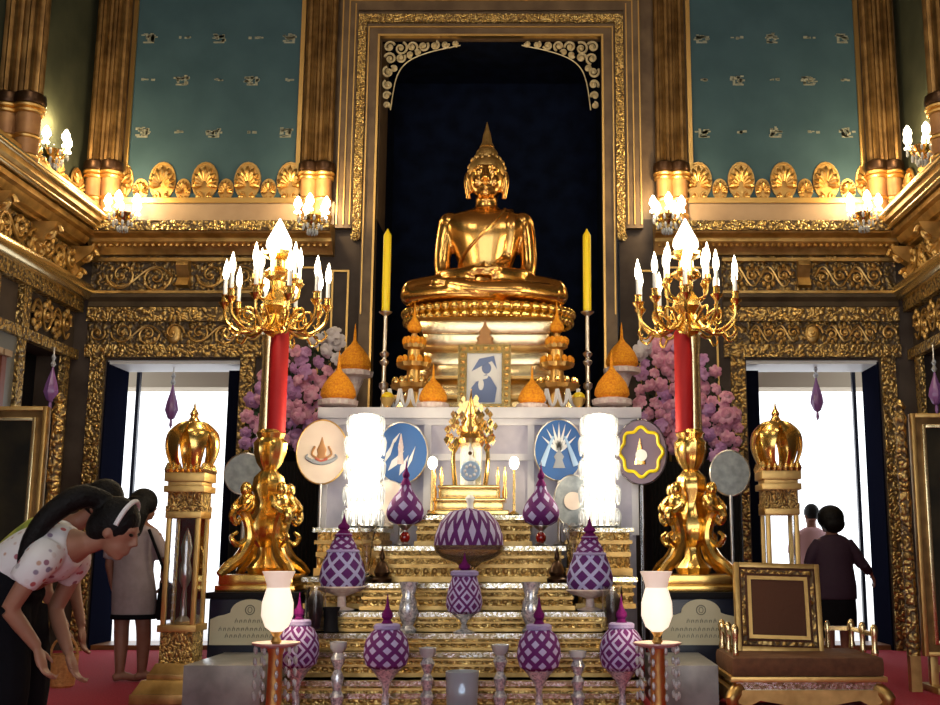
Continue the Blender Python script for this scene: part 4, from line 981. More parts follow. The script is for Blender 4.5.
# ------------------------------------------------------------------ flower arrangements
def rose(k):
    q = MB()
    for ring, (n, r, tl, zz, sz) in enumerate(((6,.040,1.05,-.012,.027),(5,.021,.55,.006,.021))):
        for i in range(n):
            a = 2*PI*i/n+ring*.5
            Mx = Matrix.Rotation(a,4,'Z') @ Matrix.Translation((r,0,zz)) @ Matrix.Rotation(-tl+PI/2,4,'Y')
            q.sphere((0,0,0), (sz,sz*.95,.007), 8, 5, M=Mx)
    q.sphere((0,0,.004), (.014,.014,.018), 8, 5)
    return q
from mathutils.geometry import intersect_point_line
def inside(p, poly):
    c = False; n = len(poly)
    for i in range(n):
        a, b_ = poly[i], poly[(i+1) % n]
        if (a[1] > p[1]) != (b_[1] > p[1]) and p[0] < (b_[0]-a[0])*(p[1]-a[1])/(b_[1]-a[1])+a[0]: c = not c
    return c
for s, poly, cx in ((-1, [(243,448),(300,452),(336,446),(340,345),(332,328),(318,338),(290,350),(262,370),(248,400)], 285), (1, [(636,380),(640,340),(655,335),(690,350),(712,365),(730,400),(746,440),(735,458),(690,455),(640,440)], 695)):
    sd = 'left' if s < 0 else 'right'
    YF = 11.35; p0 = at(cx, 455, YF); p0.x = s*2.12; p0.z -= .06
    st = thing('draped_stand', 'black draped stand under the pink flowers at the %s' % sd, 'stand', (p0.x, YF+.1, 0), group='black draped flower stands')
    w = .46; fo = MB(); n = 24
    pts = []
    for k in range(n*2):
        x = -w+2*w*k/(2*n-1); pts.append((x, -.28+(.03 if k % 2 else 0)))
    h = p0.z-.02
    vs = [(x,y,0) for x,y in pts]+[(w,.28,0),(-w,.28,0)]; m_ = len(vs); vs += [(a,b_,h) for a,b_,_ in vs]
    fo.add(vs, [tuple(range(m_)), tuple(reversed(range(m_,2*m_)))]+[(i,m_+i,m_+(i+1)%m_,(i+1)%m_) for i in range(m_)])
    fo.build('drape', M['black_cloth'], st)
    fa = thing('flower_arrangement', 'large spray of pink and mauve flowers behind the %s candelabrum' % sd, 'flowers', (p0.x, YF+.1, h), group='pink flower sprays')
    MB().lathe([(.12,0),(.14,.02),(.20,.12),(.16,.18)], 18).build('bowl', M['black_wood'], fa)
    fol = MB()
    for k in range(900):
        px, py = random.uniform(238,345) if s < 0 else random.uniform(634,748), random.uniform(328,458)
        if not inside((px,py), poly): continue
        q = at(px, py, YF+random.uniform(.06,.30))-Vector((p0.x,YF+.1,h))
        Mx = Matrix.Translation(q) @ Euler((random.uniform(0,3),random.uniform(0,3),random.uniform(0,6))).to_matrix().to_4x4()
        L = random.uniform(.05,.09)
        fol.add([(0,0,0),(L*.5,.022,.008),(L,0,0),(L*.5,-.022,.008)], [(0,1,2,3)], False, None, Mx)
    fo_ = fol.build('foliage', M['bark_leaf'], fa); fo_['kind'] = 'stuff'
    sm = MB()
    for k in range(9):
        px, py = random.choice(poly); q = at(px, py, YF+.2)-Vector((p0.x,YF+.1,h)); q = q*.9
        sm.tube([(0,0,.1),(q.x*.4,q.y*.5,q.z*.6+.05),q], .008, 6, 3)
    sm.build('stem', M['bark_leaf'], fa)
    cnt = 0; placed = []
    tries = 0
    while cnt < 95 and tries < 6000:
        tries += 1
        px, py = random.uniform(238,345) if s < 0 else random.uniform(634,748), random.uniform(328,458)
        if not inside((px,py), poly) or any((px-a)**2+(py-b_)**2 < 88 for a, b_ in placed): continue
        placed.append((px,py)); cnt += 1
        wht = (py < 360 and ((s < 0 and px > 312) or (s > 0 and px < 662)) and random.random() < .75)
        mt = 'white_petal' if wht else random.choice(('pink_petal','pink_petal','mauve_petal'))
        o = rose(0).build('flower', M[mt], fa, key='rose_'+mt)
        o.location = at(px, py, YF+random.uniform(-.10,.10))-Vector((p0.x,YF+.1,h))
        o.rotation_euler = (PI/2+random.uniform(-.6,.6), random.uniform(-.6,.6), random.uniform(-.6,.6)); k = random.uniform(.95,1.75); o.scale = (k,k,k)

# ------------------------------------------------------------------ gilt display cabinets with open crowns
for s, px, Y in ((-1,195,8.30),(1,775,8.80)):
    sd = 'left' if s < 0 else 'right'; p = at(px, 405, Y); k = p.z/2.17
    c = thing('display_cabinet', 'tall gilt glass cabinet with open onion crown, %s' % ('by the standing woman' if s < 0 else 'behind the brown throne chair'), 'cabinet', (p.x, Y, 0), group='gilt crowned cabinets')
    c.scale = (k*.86,k*.86,k)
    for (hw, z0, z1, tp) in ((.31,0,.07,1),(.30,.07,.16,.80),(.21,.16,.20,1),(.20,.20,.27,.80)): MB().box((0,0,(z0+z1)/2),(2*hw,2*hw,z1-z0),taper=tp).build('base_step', M['gold_old'], c, bevel=.006)
    MB().bb(-.14,.14,-.14,.14,.27,.50).build('carved_plinth', M['carved_fine'], c)
    MB().bb(-.165,.165,-.165,.165,.49,.54).build('moulding', M['gold_satin'], c, bevel=.006); MB().bb(-.155,.155,-.155,.155,1.31,1.36).build('moulding', M['gold_satin'], c, bevel=.006)
    for a in (-1,1):
        for b_ in (-1,1): MB().bb(a*.105,a*.145,b_*.105,b_*.145,.54,1.31).build('post', M['gold_satin'], c, bevel=.005)
    for a in (-1,1): MB().bb(a*.124,a*.130,-.105,.105,.54,1.31).build('side_pane', M['glass'], c)
    if s < 0: MB().bb(-.105,.105,.120,.128,.54,1.31).build('back_panel', M['red_cloth'], c)
    dr = MB().bb(-.105,.105,-.130,-.124,.54,1.31).build('door_pane', M['glass'], c)
    if s < 0:
        q = MB().lathe([(.06,.54),(.07,.56),(.03,.60),(.02,.80),(.05,.86),(.055,.93),(.035,1.0),(.05,1.10),(.03,1.18),(.004,1.24)], 16).build('silver_relic', M['silver'], c)
        q = MB(); q.tube([(-.075,-.06,.56),(-.075,-.06,1.28)], .006, 6)
        for j in range(12): q.sphere((-.075,-.06,.58+.058*j), (.013,.013,.016), 6, 5)
        q.build('crystal_chain', M['silver'], c)
    else:
        MB().bb(-.09,.09,-.09,.09,.54,.86).build('gilt_box', M['gold_old'], c, bevel=.01)
    MB().bb(-.155,.155,-.155,.155,1.36,1.40).bb(-.145,.145,-.145,.145,1.40,1.50).build('carved_head', M['carved_fine'], c)
    MB().bb(-.175,.175,-.175,.175,1.50,1.55).bb(-.175,.175,-.175,.175,1.58,1.645).bb(-.15,.15,-.15,.15,1.55,1.58).build('cornice', M['gold_satin'], c, bevel=.006)
    q = MB()
    for a in range(4):
        for j in range(7):
            v = Matrix.Rotation(a*PI/2,4,'Z'); q.lathe([(.02,1.645),(.028,1.67),(.004,1.72)], 7, (-.15+.05*j,-.16,0), M=v)
    q.build('leaf_row', M['gold_bright'], c)
    for a in range(6):
        q = MB(); q.tube([(.135,0,1.645),(.195,0,1.76),(.215,0,1.85),(.19,0,1.94),(.115,0,2.01),(.05,0,2.035)], [.034,.050,.066,.094,.075,.03], 10, 5, squash=.30, up=(1,0,0))
        o = q.build('crown_rib', M['gold'], c, key='crownrib'); o.rotation_euler.z = a*PI/3
    MB().lathe([(.125,1.64),(.14,1.66),(.125,1.68)], 24).build('crown_ring', M['gold_bright'], c)
    MB().lathe([(.10,1.99),(.105,2.02),(.05,2.05),(.03,2.08),(.04,2.10),(.02,2.13),(.012,2.15),(.002,2.20)], 18).build('finial', M['gold_bright'], c)

# ------------------------------------------------------------------ throne chair at right
ch = thing('throne_chair', 'low gilt throne chair with brown cushion and square gold-bordered back', 'chair', (2.325, 7.85, 0))
W, D = .505, .36
MB().bb(-W,W,-D,D,.245,.375).build('seat', M['cushion_brown'], ch, bevel=.035)
MB().bb(-W-.01,W+.01,-D-.01,D+.01,.215,.25).build('gilt_rail', M['gold_satin'], ch, bevel=.006)
q = MB().bb(-W+.03,W-.03,-D+.02,D-.02,.165,.215); q.build('mosaic_band', M['glitter'], ch)
ap = [(-W,.165),(W,.165),(W+.02,.10),(W-.10,.06),(W-.18,.10),(.15,.07),(0,.045),(-.15,.07),(-W+.18,.10),(-W+.10,.06),(-W-.02,.10)]
MB().prism(ap, -D-.005, -D+.03).build('apron', M['gold_old'], ch); MB().prism(ap, D-.03, D).build('apron', M['gold_old'], ch)
for a in (-1,1):
    MB().bb(a*W-.02,a*W+.02,-D,D,.08,.17).build('side_apron', M['gold_old'], ch)
    for b_ in (-1,1):
        MB().tube([(a*(W-.05),b_*(D-.05),.17),(a*(W+.01),b_*(D+.01),.11),(a*(W-.02),b_*(D-.02),.05),(a*(W+.03),b_*(D+.03),.0)], [.05,.045,.03,.035], 10, 4).build('leg', M['gold_old'], ch)
RB = Matrix.Translation((-.085,.10,.365)) @ Matrix.Rotation(-.22,4,'X') @ Matrix.Rotation(.03,4,'Y')
def put(o): o.data.transform(RB); return o
bo = put(MB().bb(-.30,.30,0,.07,0,.62).build('backrest', M['brown_velvet'], ch, bevel=.02))
q = MB()
q.rect(-.305,.305,0,.625,.035,-.012,.075)
put(q.build('gilt_edge', M['gold_old'], bo, bevel=.005))
q = MB()
q.rect(-.215,.215,.09,.53,.025,-.008,.01)
put(q.build('gilt_border', M['gold_satin'], bo))
q = MB()
q.rect(-.258,.258,.047,.573,.024,-.006,.01)
put(q.build('carved_border', M['carved_gilt'], bo))
for a in (-1,1):
    for y in (-.28,.0,.28):
        MB().lathe([(.022,.375),(.026,.40),(.018,.43),(.022,.50),(.028,.54),(.022,.565),(.01,.58)], 10, (a*(W-.04),y,0)).build('arm_post', M['gold_pale'], ch)
    MB().bb(a*(W-.04)-.012,a*(W-.04)+.012,-.28,.28,.50,.53).build('arm_rail', M['gold_pale'], ch)
for x in (.30,): MB().lathe([(.018,.375),(.02,.42),(.016,.48),(.024,.53),(.01,.57)], 10, (x,D-.05,0)).build('arm_post', M['gold_pale'], ch)
MB().bb(.28,W-.04,D-.065,D-.035,.50,.53).build('back_rail', M['gold_pale'], ch)

# ------------------------------------------------------------------ framed mirrors on stands
for s, xa, xb, Y, zt_, zb_ in ((-1,-4.42,-3.42,8.85,at(20,407,8.85).z,.25),(1,3.50,4.55,8.75,at(920,414,8.75).z,at(920,656,8.75).z)):
    sd = 'left' if s < 0 else 'right'
    t = thing('standing_mirror', 'large dark mirror in a stepped gilt frame at the %s edge' % sd, 'mirror', ((xa+xb)/2, Y, 0), group='gilt framed standing mirrors')
    h = (xb-xa)/2
    if s < 0: h = .50
    fo = MB().rect(-h,h,zb_,zt_,.034,-.05,.03).build('frame', M['gold_satin'], t, bevel=.006)
    MB().rect(-h+.034,h-.034,zb_+.034,zt_-.034,.052,-.022,.03).build('frame_groove', M['gold_shaft'], fo)
    MB().rect(-h+.086,h-.086,zb_+.086,zt_-.086,.030,-.045,.03).build('frame_lip', M['gold_pale'], fo, bevel=.005)
    MB().bb(-h+.1,h-.1,-.01,.01,zb_+.1,zt_-.1).build('mirror_pane', M['mirror'], t)
    for a in (-1,1):
        MB().bb(a*(h-.08)-.03,a*(h-.08)+.03,-.02,.05,0,zb_).bb(a*(h-.08)-.045,a*(h-.08)+.045,-.20,.22,0,.05).build('foot', M['gold_old'], t, bevel=.006)
    MB().bb(-h+.1,h-.1,0,.03,zb_-.12,zb_-.07).build('stretcher', M['gold_old'], t)
    q = MB().lathe([(.05,zb_),(.045,.9),(.04,1.3),(.05,1.45),(.035,1.55),(.05,1.62),(.04,zt_-.10),(.055,zt_-.04),(.03,zt_+.03),(.05,zt_+.06),(.01,zt_+.12)], 14, (-s*(h+.06),.03,0), flute=5, fd=.08); q.build('carved_upright', M['carved_gilt'], t)
    MB().bb(-s*(h+.06)-.04,-s*(h+.06)+.04,-.01,.07,0,zb_).build('upright_foot', M['gold_old'], t)

# ------------------------------------------------------------------ hanging purple tassels
for lab, px, py0, py1, Y, zc in (('in the left back doorway',173,385,420,12.55,3.15),('in the right back doorway',816,378,412,12.55,3.15),('by the dark opening in the left wall',53,367,402,11.5,3.19),('by the dark opening in the right wall',936,372,405,11.35,3.19)):
    a, b_ = at(px,py0,Y), at(px,py1,Y)
    if Y < 12: a.x = b_.x = max(-4.78+.12, min(4.78-.12, a.x))
    t = thing('hanging_tassel', 'purple flower tassel hanging ' + lab, 'tassel', (a.x, Y, b_.z), group='hanging purple tassels')
    h = a.z-b_.z
    MB().lathe([(.01,0),(.04,h*.05),(.075,h*.28),(.06,h*.5),(.02,h*.85),(.008,h)], 16, flute=8, fd=.06).build('tassel_body', M['purple_glass'], t)
    MB().tube([(0,0,h),(0,0,zc-b_.z)], .008, 6).build('cord', M['silver'], t)
    MB().lathe([(.014,h),(.03,h+.03),(.012,h+.07),(.025,h+.10),(.01,h+.14)], 10).build('bead', M['crystal'], t)
    MB().lathe([(.004,-.10),(.02,-.06),(.014,0)], 8).build('fringe', M['purple_glass'], t)

# ------------------------------------------------------------------ crystal wall lamps
for lab, px, py, Y, sg in (('at the left back corner column',124,205,11.95,(0,-1)),('left of the niche frame',313,208,11.95,(0,-1)),('right of the niche frame',667,207,11.95,(0,-1)),('at the right back corner column',863,205,11.95,(0,-1)),('on the left side wall',53,142,11.3,(1,0)),('on the right side wall',921,138,11.3,(-1,0))):
    p = at(px, py+2, Y)
    t = thing('crystal_sconce', 'lit crystal sconce with clustered bulbs ' + lab, 'sconce', p, group='crystal sconces on the cornice')
    MB().tube([(-sg[0]*.22,-sg[1]*.30,-.12),(-sg[0]*.12,-sg[1]*.12,-.16),(0,0,-.08)], .014, 8, 4).build('bracket', M['gold_bright'], t)
    MB().lathe([(.02,-.14),(.06,-.10),(.09,-.06),(.02,-.05)], 14).build('dish', M['gold_bright'], t)
    q = MB()
    for k in range(10):
        a = 2*PI*k/10
        for zz, r in ((-.10,.12),(-.16,.08),(-.20,.04)): q.sphere((r*math.cos(a), r*math.sin(a), zz), (.013,.013,.028), 6, 4)
    q.build('crystal_drop_row', M['crystal'], t)['kind'] = 'stuff'
    for k in range(5):
        a = -PI/2+2*PI*k/5; r = .13
        ar = MB().tube([(0,0,-.07),(r*.6*math.cos(a),r*.6*math.sin(a),-.11),(r*math.cos(a),r*math.sin(a),-.03)], .009, 6, 4).build('arm', M['gold_bright'], t)
        MB().lathe([(.03,-.04),(.032,-.03),(.018,-.02),(.016,.0),(.036,.035),(.030,.07),(.006,.11)], 12, (r*math.cos(a), r*math.sin(a), 0)).build('bulb', M['bulb'], ar)
    t.scale = (1.3,1.3,1.3)
    LIGHTS.append((p.x+sg[0]*.08, p.y+sg[1]*.16, p.z+.24, 28, (1,.70,.33), .06))
# ------------------------------------------------------------------ people
def hand(mb, w, d, s=1.0, side=1, up=(0,0,1)):
    # palm and five curled fingers hanging from wrist w along direction d
    d = Vector(d).normalized(); u = Vector(up); u = (u-d*u.dot(d)).normalized(); v = d.cross(u)
    w = Vector(w)
    mb.tube([w, w+d*.045*s, w+d*.085*s], [.024*s,.036*s,.034*s], 10, 3, squash=.55, up=u)
    for k, L in enumerate((.070,.080,.074,.058)):
        b = w+d*.08*s+v*(.025-.0165*k)*s
        mb.tube([b-d*.01, b+d*L*.5*s-u*.006*s, b+d*L*.85*s-u*.026*s, b+d*L*.9*s-u*.045*s], [.0095*s,.009*s,.008*s,.006*s], 7, 3)
    b = w+d*.025*s+v*.03*s*side
    mb.tube([b, b+d*.025*s+v*.022*s*side-u*.01*s, b+d*.06*s+v*.028*s*side-u*.02*s], [.013*s,.011*s,.008*s], 7, 3)
def head(mb, c, M3, r=.105):
    # M3: rotation; face looks along local +x, top is +z
    T = Matrix.Translation(c) @ M3.to_4x4()
    mb.sphere((-.008,0,.02), (.098,.076,.105), 18, 12, M=T)
    mb.sphere((.03,0,-.05), (.058,.052,.062), 14, 10, M=T); mb.sphere((.058,0,-.098), (.024,.024,.018), 10, 7, M=T)
    mb.tube([(.086,0,.022),(.104,0,-.012),(.112,0,-.028)], [.010,.012,.015], 8, 3, M=T)
    for s in (-1,1):
        mb.sphere((.075,s*.03,.032), (.018,.026,.008), 8, 6, M=T)
        mb.sphere((-.005,s*.078,-.01), (.022,.010,.032), 10, 7, M=T)
        mb.sphere((.098,s*.012,-.03), (.010,.009,.008), 7, 5, M=T)
    mb.tube([(.080,-.024,-.062),(.093,0,-.058),(.080,.024,-.062)], [.005,.009,.005], 7, 3, M=T)
    mb.tube([(.078,-.020,-.074),(.090,0,-.073),(.078,.020,-.074)], [.005,.009,.005], 7, 3, M=T)
    return T
def eyes(T, parent):
    e = MB()
    for s in (-1,1): e.sphere((.082,s*.032,.014), (.010,.013,.007), 10, 6, M=T)
    e.build('eye', M['hair'], parent)
def person(name_label, loc):
    return thing('person', name_label, 'person', loc)
def foot(mb, a, dx, dy):
    d = Vector((dx,dy,0)).normalized()
    a = Vector(a); mb.tube([a-d*.05+Vector((0,0,-.045)), a+d*.03+Vector((0,0,-.03)), a+d*.11+Vector((0,0,-.05)), a+d*.17+Vector((0,0,-.058))], [.034,.042,.034,.022], 10, 4, squash=.85)
def RZY(z=0, y=0, x=0): return Euler((x,y,z)).to_matrix()

# front woman bending over towards the right
pw = person('bending woman in floral white blouse and black trousers, dark ponytail, nearest the camera', (-1.79, 5.0, 0))
B = MB()
hips = Vector((-.10,0,.84)); chest = Vector((.18,0,1.06)); neck = Vector((.33,0,1.10)); hc = Vector((.455,-.0,1.155))
B.tube([hips, (.02,0,.95), chest, neck], [.15,.13,.15,.06], 16, 5, up=(0,0,1), squash=.8)
B.tube([(.24,0,1.09), neck, hc], [.06,.052,.05], 12, 3)
T = head(B, hc, RZY(0,.42))
for s in (-1,1):
    B.tube([(-.03,s*.09,.82),(.04,s*.10,.45),(.0,s*.10,.09)], [.10,.062,.042], 12, 4); foot(B, (.0,s*.10,.08), 1, -.1*s)
for s in (-1,1):
    sh, el, wr = Vector((.22,s*.17,1.03)), Vector((.10,s*.20,.82)) , Vector((.20,s*.13,.66))
    if s > 0: el, wr = Vector((.12,.20,.80)), Vector((.24,.10,.62))
    B.tube([sh, sh.lerp(el,.5)+Vector((0,s*.015,0)), el], [.050,.043,.036], 10, 4); B.tube([el, el.lerp(wr,.4), wr], [.038,.035,.024], 10, 4)
    hand(B, wr, (.35,0,-.94), 1, -s, up=(-.9,0,-.3))
B.fused('body', M['skin'], pw, .0085, 3)
eyes(T, pw)
G = MB()
G.tube([(-.12,0,.90),(.0,0,.98),(.10,0,1.04),(.20,0,1.07),(.28,0,1.085)], [.155,.150,.165,.168,.105], 18, 5, up=(0,0,1), squash=.82)
for s in (-1,1): G.tube([(.20,s*.12,1.05),(.20,s*.185,1.01),(.145,s*.20,.935)], [.085,.075,.066], 12, 4)
G.fused('blouse', M['floral_print'], pw, .010, 3)
G = MB()
G.tube([(.04,0,.975),(-.05,0,.87),(-.06,0,.74)], [.15,.19,.18], 18, 5, squash=1.0)
for s in (-1,1): G.tube([(-.02,s*.085,.80),(.04,s*.10,.46),(-.0,s*.10,.06)], [.15,.12,.09], 14, 5)
G.fused('trousers', M['black_fabric'], pw, .012, 3)
H = MB()
H.sphere((-.022,0,.038), (.108,.090,.112), 18, 12, M=T); H.sphere((-.065,0,.0), (.07,.08,.09), 14, 9, M=T)
pb = T @ Vector((-.09,0,.10))
H.tube([pb, pb+Vector((-.10,-.07,.02)), pb+Vector((-.20,-.13,-.06)), pb+Vector((-.27,-.15,-.17)), pb+Vector((-.31,-.15,-.28))], [.040,.055,.050,.038,.012], 12, 5)
ho = H.fused('hair', M['hair'], pw, .009, 2)
q = MB()
q.tube([T @ Vector((-.085+.03*math.cos(a),.035*math.sin(a),.085+.02*math.cos(a))) for a in [2*PI*k/12 for k in range(13)]], .018, 7); q.build('scrunchie', M['scarlet'], pw)
q = MB(); q.tube([T @ Vector((.02+.0*a,.094*math.cos(a),.034+.118*math.sin(a))) for a in [PI*k/14 for k in range(15)]], .011, 7); q.build('headband', M['white_paint'], pw)

# second woman behind her
p2 = person('stooping woman in yellow-green top with black ponytail behind the floral blouse', (-2.24, 6.1, 0))
B = MB(); hc = Vector((.40,0,1.30))
B.tube([(-.12,0,.86),(-.04,0,1.0),(.14,0,1.15),(.27,0,1.22)], [.14,.13,.14,.06], 16, 5, squash=.8, up=(0,0,1))
B.tube([(.20,0,1.18),(.30,0,1.24),hc], [.055,.05,.05], 10, 3); T = head(B, hc, RZY(-.15,.5))
for s in (-1,1):
    B.tube([(-.10,s*.09,.84),(-.06,s*.10,.45),(-.10,s*.10,.09)], [.10,.06,.042], 12, 4); foot(B, (-.10,s*.10,.08), 1, 0)
    sh, el, wr = Vector((.17,s*.16,1.11)), Vector((.20,s*.18,.86)), Vector((.29,s*.10,.66))
    B.tube([sh, el], [.048,.036], 10, 4); B.tube([el, wr], [.037,.024], 10, 4); hand(B, wr, (.1,0,-1), 1, -s, up=(-1,0,0))
B.fused('body', M['skin_dark'], p2, .010, 3); eyes(T, p2)
G = MB(); G.tube([(-.14,0,.88),(-.04,0,1.02),(.10,0,1.13),(.20,0,1.18)], [.165,.155,.165,.11], 18, 5, up=(0,0,1), squash=.85)
for s in (-1,1): G.tube([(.14,s*.11,1.12),(.17,s*.175,1.07),(.18,s*.185,.99)], [.085,.07,.062], 12, 4)
G.fused('top', M['yellow_green'], p2, .012, 3)
G = MB(); G.tube([(-.10,0,.92),(-.12,0,.76)], [.165,.17], 16, 4)
for s in (-1,1): G.tube([(-.11,s*.085,.80),(-.06,s*.10,.46),(-.10,s*.10,.05)], [.13,.10,.08], 14, 5)
G.fused('trousers', M['black_fabric'], p2, .014, 3)
H = MB(); H.sphere((-.02,0,.04), (.112,.096,.115), 18, 12, M=T); pb = T @ Vector((-.10,0,.05))
H.tube([pb, pb+Vector((-.10,-.05,-.03)), pb+Vector((-.22,-.06,-.10))], [.045,.05,.02], 10, 4); H.fused('hair', M['hair'], p2, .010, 2)
G = MB(); G.sphere((.21,-.08,1.18), (.07,.06,.05), 12, 8); G.build('collar', M['white_cloth'], p2)
bk = thing('woven_bag', 'small orange-brown woven bag held by the stooping woman', 'bag', (-1.95, 6.0, .36))
MB().lathe([(.05,0),(.062,.01),(.072,.10),(.075,.17),(.068,.17),(.06,.03)], 20).build('bag_body', M['basket'], bk)
MB().tube([(.07*math.cos(PI*k/12),0,.17+.085*math.sin(PI*k/12)) for k in range(13)], .007, 6).build('handle', M['basket'], bk)

# woman standing by the left doorway, seen from behind
p3 = person('barefoot woman in mauve tunic walking to the left doorway, black shoulder bag', (-2.86, 9.4, 0))
B = MB(); hc = Vector((.06,0,1.435)); RT = RZY(.9)
B.loft([(0,0,.78,.14,.11),(0,0,.95,.125,.095),(.01,0,1.15,.15,.10),(.02,0,1.25,.15,.08),(.03,0,1.30,.06,.055),(.04,0,1.40,.05,.05)], 18)
T = head(B, hc, RT)
for s, dx, kx in ((-1,.0,.0),(1,.06,.05)):
    B.tube([(s*.07,0,.80),(s*.065+kx,-.01,.46),(s*.055+dx,.02*s,.30),(s*.05+dx,.03*s,.08)], [.095,.062,.058,.036], 12, 4); foot(B, (s*.05+dx,.03*s,.08), .8, .4)
for s in (-1,1):
    sh, el, wr = Vector((s*.17,0,1.20)), Vector((s*.215,.02,.95)), Vector((s*.19,.10,.73))
    if s > 0: el, wr = Vector((.26,.02,.98)), Vector((.20,.14,.84))
    B.tube([sh, el], [.046,.036], 10, 4); B.tube([el, wr], [.037,.024], 10, 4); hand(B, wr, (-.2*s,.4,-.8), 1, -s, up=(s,0,0))
B.fused('body', M['skin_dark'], p3, .010, 3); eyes(T, p3)
G = MB(); G.loft([(.03,0,.53,.185,.13),(.02,0,.70,.185,.135),(0,0,.90,.165,.125),(0,0,1.05,.165,.12),(.01,0,1.18,.178,.11),(.02,0,1.25,.145,.09),(.03,0,1.285,.075,.065)], 22)
for s in (-1,1): G.tube([(s*.12,0,1.21),(s*.19,0,1.12),(s*(.235 if s > 0 else .215),.02,1.00)], [.07,.063,.055], 12, 4)
G.fused('tunic', M['mauve'], p3, .012, 3)
MB().loft([(.03,0,.505,.186,.132),(.03,0,.515,.192,.138),(.03,0,.545,.190,.136)], 24).build('tunic_hem', M['black_fabric'], p3)
H = MB(); H.sphere((-.015,0,.035), (.122,.108,.118), 18, 12, M=T); H.tube([(.03,-.045,1.48),(.02,-.085,1.36),(.02,-.10,1.18)], [.10,.10,.05], 12, 5, squash=1); H.fused('hair', M['hair'], p3, .010, 2)
G = MB(); G.tube([(.14,-.09,1.24),(.26,-.07,.95),(.30,0,.78)], .013, 7, 4); bo_ = G.build('bag_strap', M['black_fabric'], p3)
bg = MB(); bg.loft([(.29,0,.50,.06,.10),(.30,0,.53,.085,.14),(.30,0,.70,.075,.13),(.28,0,.80,.04,.08)], 16); bg.build('shoulder_bag', M['black_fabric'], p3)

# woman at the right doorway, back turned
p4 = person('woman in dark plum blouse and skirt standing at the right doorway, back turned', (3.52, 11.35, 0))
B = MB(); hc = Vector((-.03,.02,1.365))
B.loft([(0,0,.78,.16,.12),(0,0,.95,.14,.10),(0,0,1.10,.16,.10),(0,0,1.18,.16,.08),(-.01,0,1.23,.06,.055),(-.02,0,1.33,.052,.05)], 18)
T = head(B, hc, RZY(2.2))
for s in (-1,1):
    B.tube([(s*.08,0,.80),(s*.075,0,.45),(s*.07,0,.08)], [.10,.06,.038], 12, 4); foot(B, (s*.07,0,.08), .1*s, 1)
    sh, el, wr = Vector((s*.18,0,1.12)), Vector((s*.25,.05,.92)), Vector((s*.23,.12,.74))
    if s > 0: el, wr = Vector((.29,.0,.93)), Vector((.40,.10,.83))
    B.tube([sh, el], [.048,.038], 10, 4); B.tube([el, wr], [.038,.025], 10, 4); hand(B, wr, (.3 if s > 0 else 0,.3,-.6), 1, -s, up=(s,0,0))
B.fused('body', M['skin_dark'], p4, .011, 3); eyes(T, p4)
G = MB(); G.loft([(0,0,.58,.215,.15),(0,0,.72,.215,.155),(0,0,.92,.19,.135),(0,0,1.05,.195,.13),(0,0,1.14,.19,.11),(0,0,1.20,.13,.085),(0,0,1.225,.075,.065)], 22)
for s in (-1,1):
    G.tube([(s*.13,0,1.14),(s*.21,0,1.04),(s*(.29 if s > 0 else .25),.02,.92)], [.075,.068,.058], 12, 4)
    G.tube([(.29,.0,.93),(.37,.08,.85)] if s > 0 else [(-.25,.05,.92),(-.235,.11,.79)], [.058,.046], 12, 4)
G.fused('blouse', M['plum'], p4, .012, 3)
MB().loft([(0,0,.30,.20,.15),(0,0,.45,.205,.15),(0,0,.62,.20,.14)], 20).build('skirt', M['black_fabric'], p4)
H = MB(); H.sphere((-.025,0,.03), (.138,.138,.130), 18, 12, M=T); H.sphere((-.06,0,-.03), (.11,.125,.10), 14, 9, M=T); H.fused('hair', M['hair'], p4, .010, 2)

# man outside
p5 = person('person in pink shirt standing in bright daylight outside the right doorway', (3.82, 13.5, -.02))
B = MB(); hc = Vector((0,0,1.50))
B.loft([(0,0,.85,.15,.11),(0,0,1.0,.14,.10),(0,0,1.2,.17,.10),(0,0,1.31,.17,.08),(0,0,1.36,.06,.055),(0,0,1.46,.055,.05)], 18); T = head(B, hc, RZY(1.9))
for s in (-1,1):
    B.tube([(s*.09,0,.86),(s*.09,0,.46),(s*.08,0,.08)], [.10,.06,.04], 12, 4); foot(B, (s*.08,0,.08), 0, 1)
    B.tube([(s*.19,0,1.26),(s*.24,.02,1.0),(s*.22,.08,.78)], [.05,.04,.026], 10, 4); hand(B, (s*.22,.08,.78), (0,.1,-1), 1, -s, up=(s,0,0))
B.fused('body', M['skin_dark'], p5, .012, 3); eyes(T, p5)
G = MB(); G.loft([(0,0,.80,.19,.13),(0,0,1.0,.18,.125),(0,0,1.2,.20,.12),(0,0,1.31,.17,.10),(0,0,1.36,.08,.07)], 20)
for s in (-1,1): G.tube([(s*.15,0,1.27),(s*.225,0,1.15),(s*.24,.02,1.04)], [.07,.064,.058], 12, 4)
G.fused('shirt', M['pink_shirt'], p5, .013, 3)
G = MB(); G.tube([(0,0,.84),(0,0,.80)], [.17,.17], 14, 1)
for s in (-1,1): G.tube([(s*.09,0,.84),(s*.09,0,.46),(s*.08,0,.06)], [.12,.09,.075], 12, 4)
G.fused('trousers', M['black_fabric'], p5, .015, 3)
H = MB(); H.sphere((-.015,0,.04), (.108,.088,.108), 18, 12, M=T); H.fused('hair', M['hair'], p5, .010, 2)

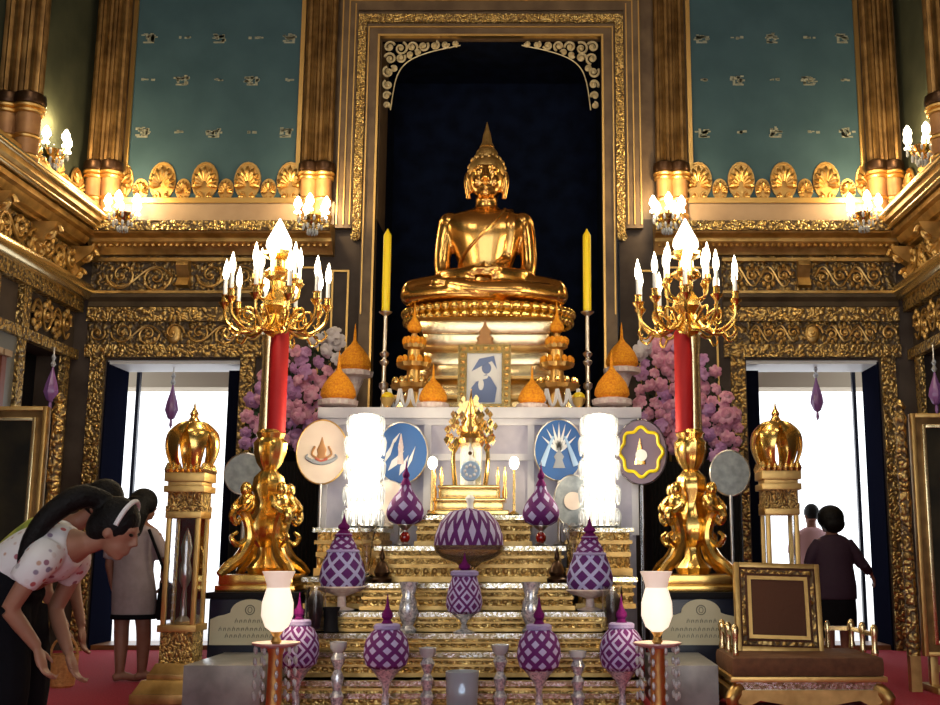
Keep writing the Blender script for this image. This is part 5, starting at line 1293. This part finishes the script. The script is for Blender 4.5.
# ------------------------------------------------------------------ light
def lamp(loc, energy, col, r, name='lamp_light'):
    l = bpy.data.lights.new(name, 'POINT'); l.energy = energy; l.color = col; l.shadow_soft_size = r
    o = bpy.data.objects.new(name, l); COL.objects.link(o); o.location = loc
    return o
for (x, y, zz, e, c, r) in LIGHTS: lamp((x,y,zz), e*LK, c, r)
def area(loc, target, w, h, energy, col):
    l = bpy.data.lights.new('hall_light', 'AREA'); l.shape = 'RECTANGLE'; l.size = w; l.size_y = h; l.energy = energy; l.color = col
    o = bpy.data.objects.new('hall_light', l); COL.objects.link(o); o.location = loc
    o.rotation_euler = (Vector(target)-Vector(loc)).to_track_quat('-Z','Y').to_euler(); return o
# unseen fill lamps added overhead to brighten the hall
for x in (-2.6, 2.6): lamp((x, 6.2, 7.2), HALL, (1,.86,.64), .5, 'chandelier_light')
lamp((0, 3.2, 6.8), HALL*.8, (1,.88,.68), .5, 'chandelier_light')
# added fill panels in the unseen front openings, imitating daylight
for x in (-2.8, 0, 2.8): area((x, -3.1, 2.3), (x*.5, 9, 2.4), 2.0, 4.2, 34, (.95,.97,1))
W = bpy.data.worlds.new('sky'); S.world = W; W.use_nodes = True
wn_ = W.node_tree; bg = wn_.nodes['Background']
bg.inputs['Color'].default_value = (.93,.96,1,1); bg.inputs['Strength'].default_value = 2.4

cam = bpy.data.cameras.new('camera'); co = bpy.data.objects.new('camera', cam); COL.objects.link(co); S.camera = co
co.location = CAMP; co.rotation_euler = (PI/2+TH, 0, 0)
cam.sensor_width = 36; cam.lens = FPX/940*36; cam.shift_x = -(PX0-470)/940; cam.clip_end = 200
vs = S.view_settings; vs.view_transform = 'Standard'; vs.look = 'None'; vs.gamma = 1; vs.use_curve_mapping = False; vs.exposure = EXPO
S.cycles.max_bounces = 8; S.cycles.transmission_bounces = 6; S.cycles.transparent_max_bounces = 8; S.cycles.sample_clamp_indirect = 4; S.cycles.caustics_reflective = False; S.cycles.caustics_refractive = False
S.cycles.use_denoising = True
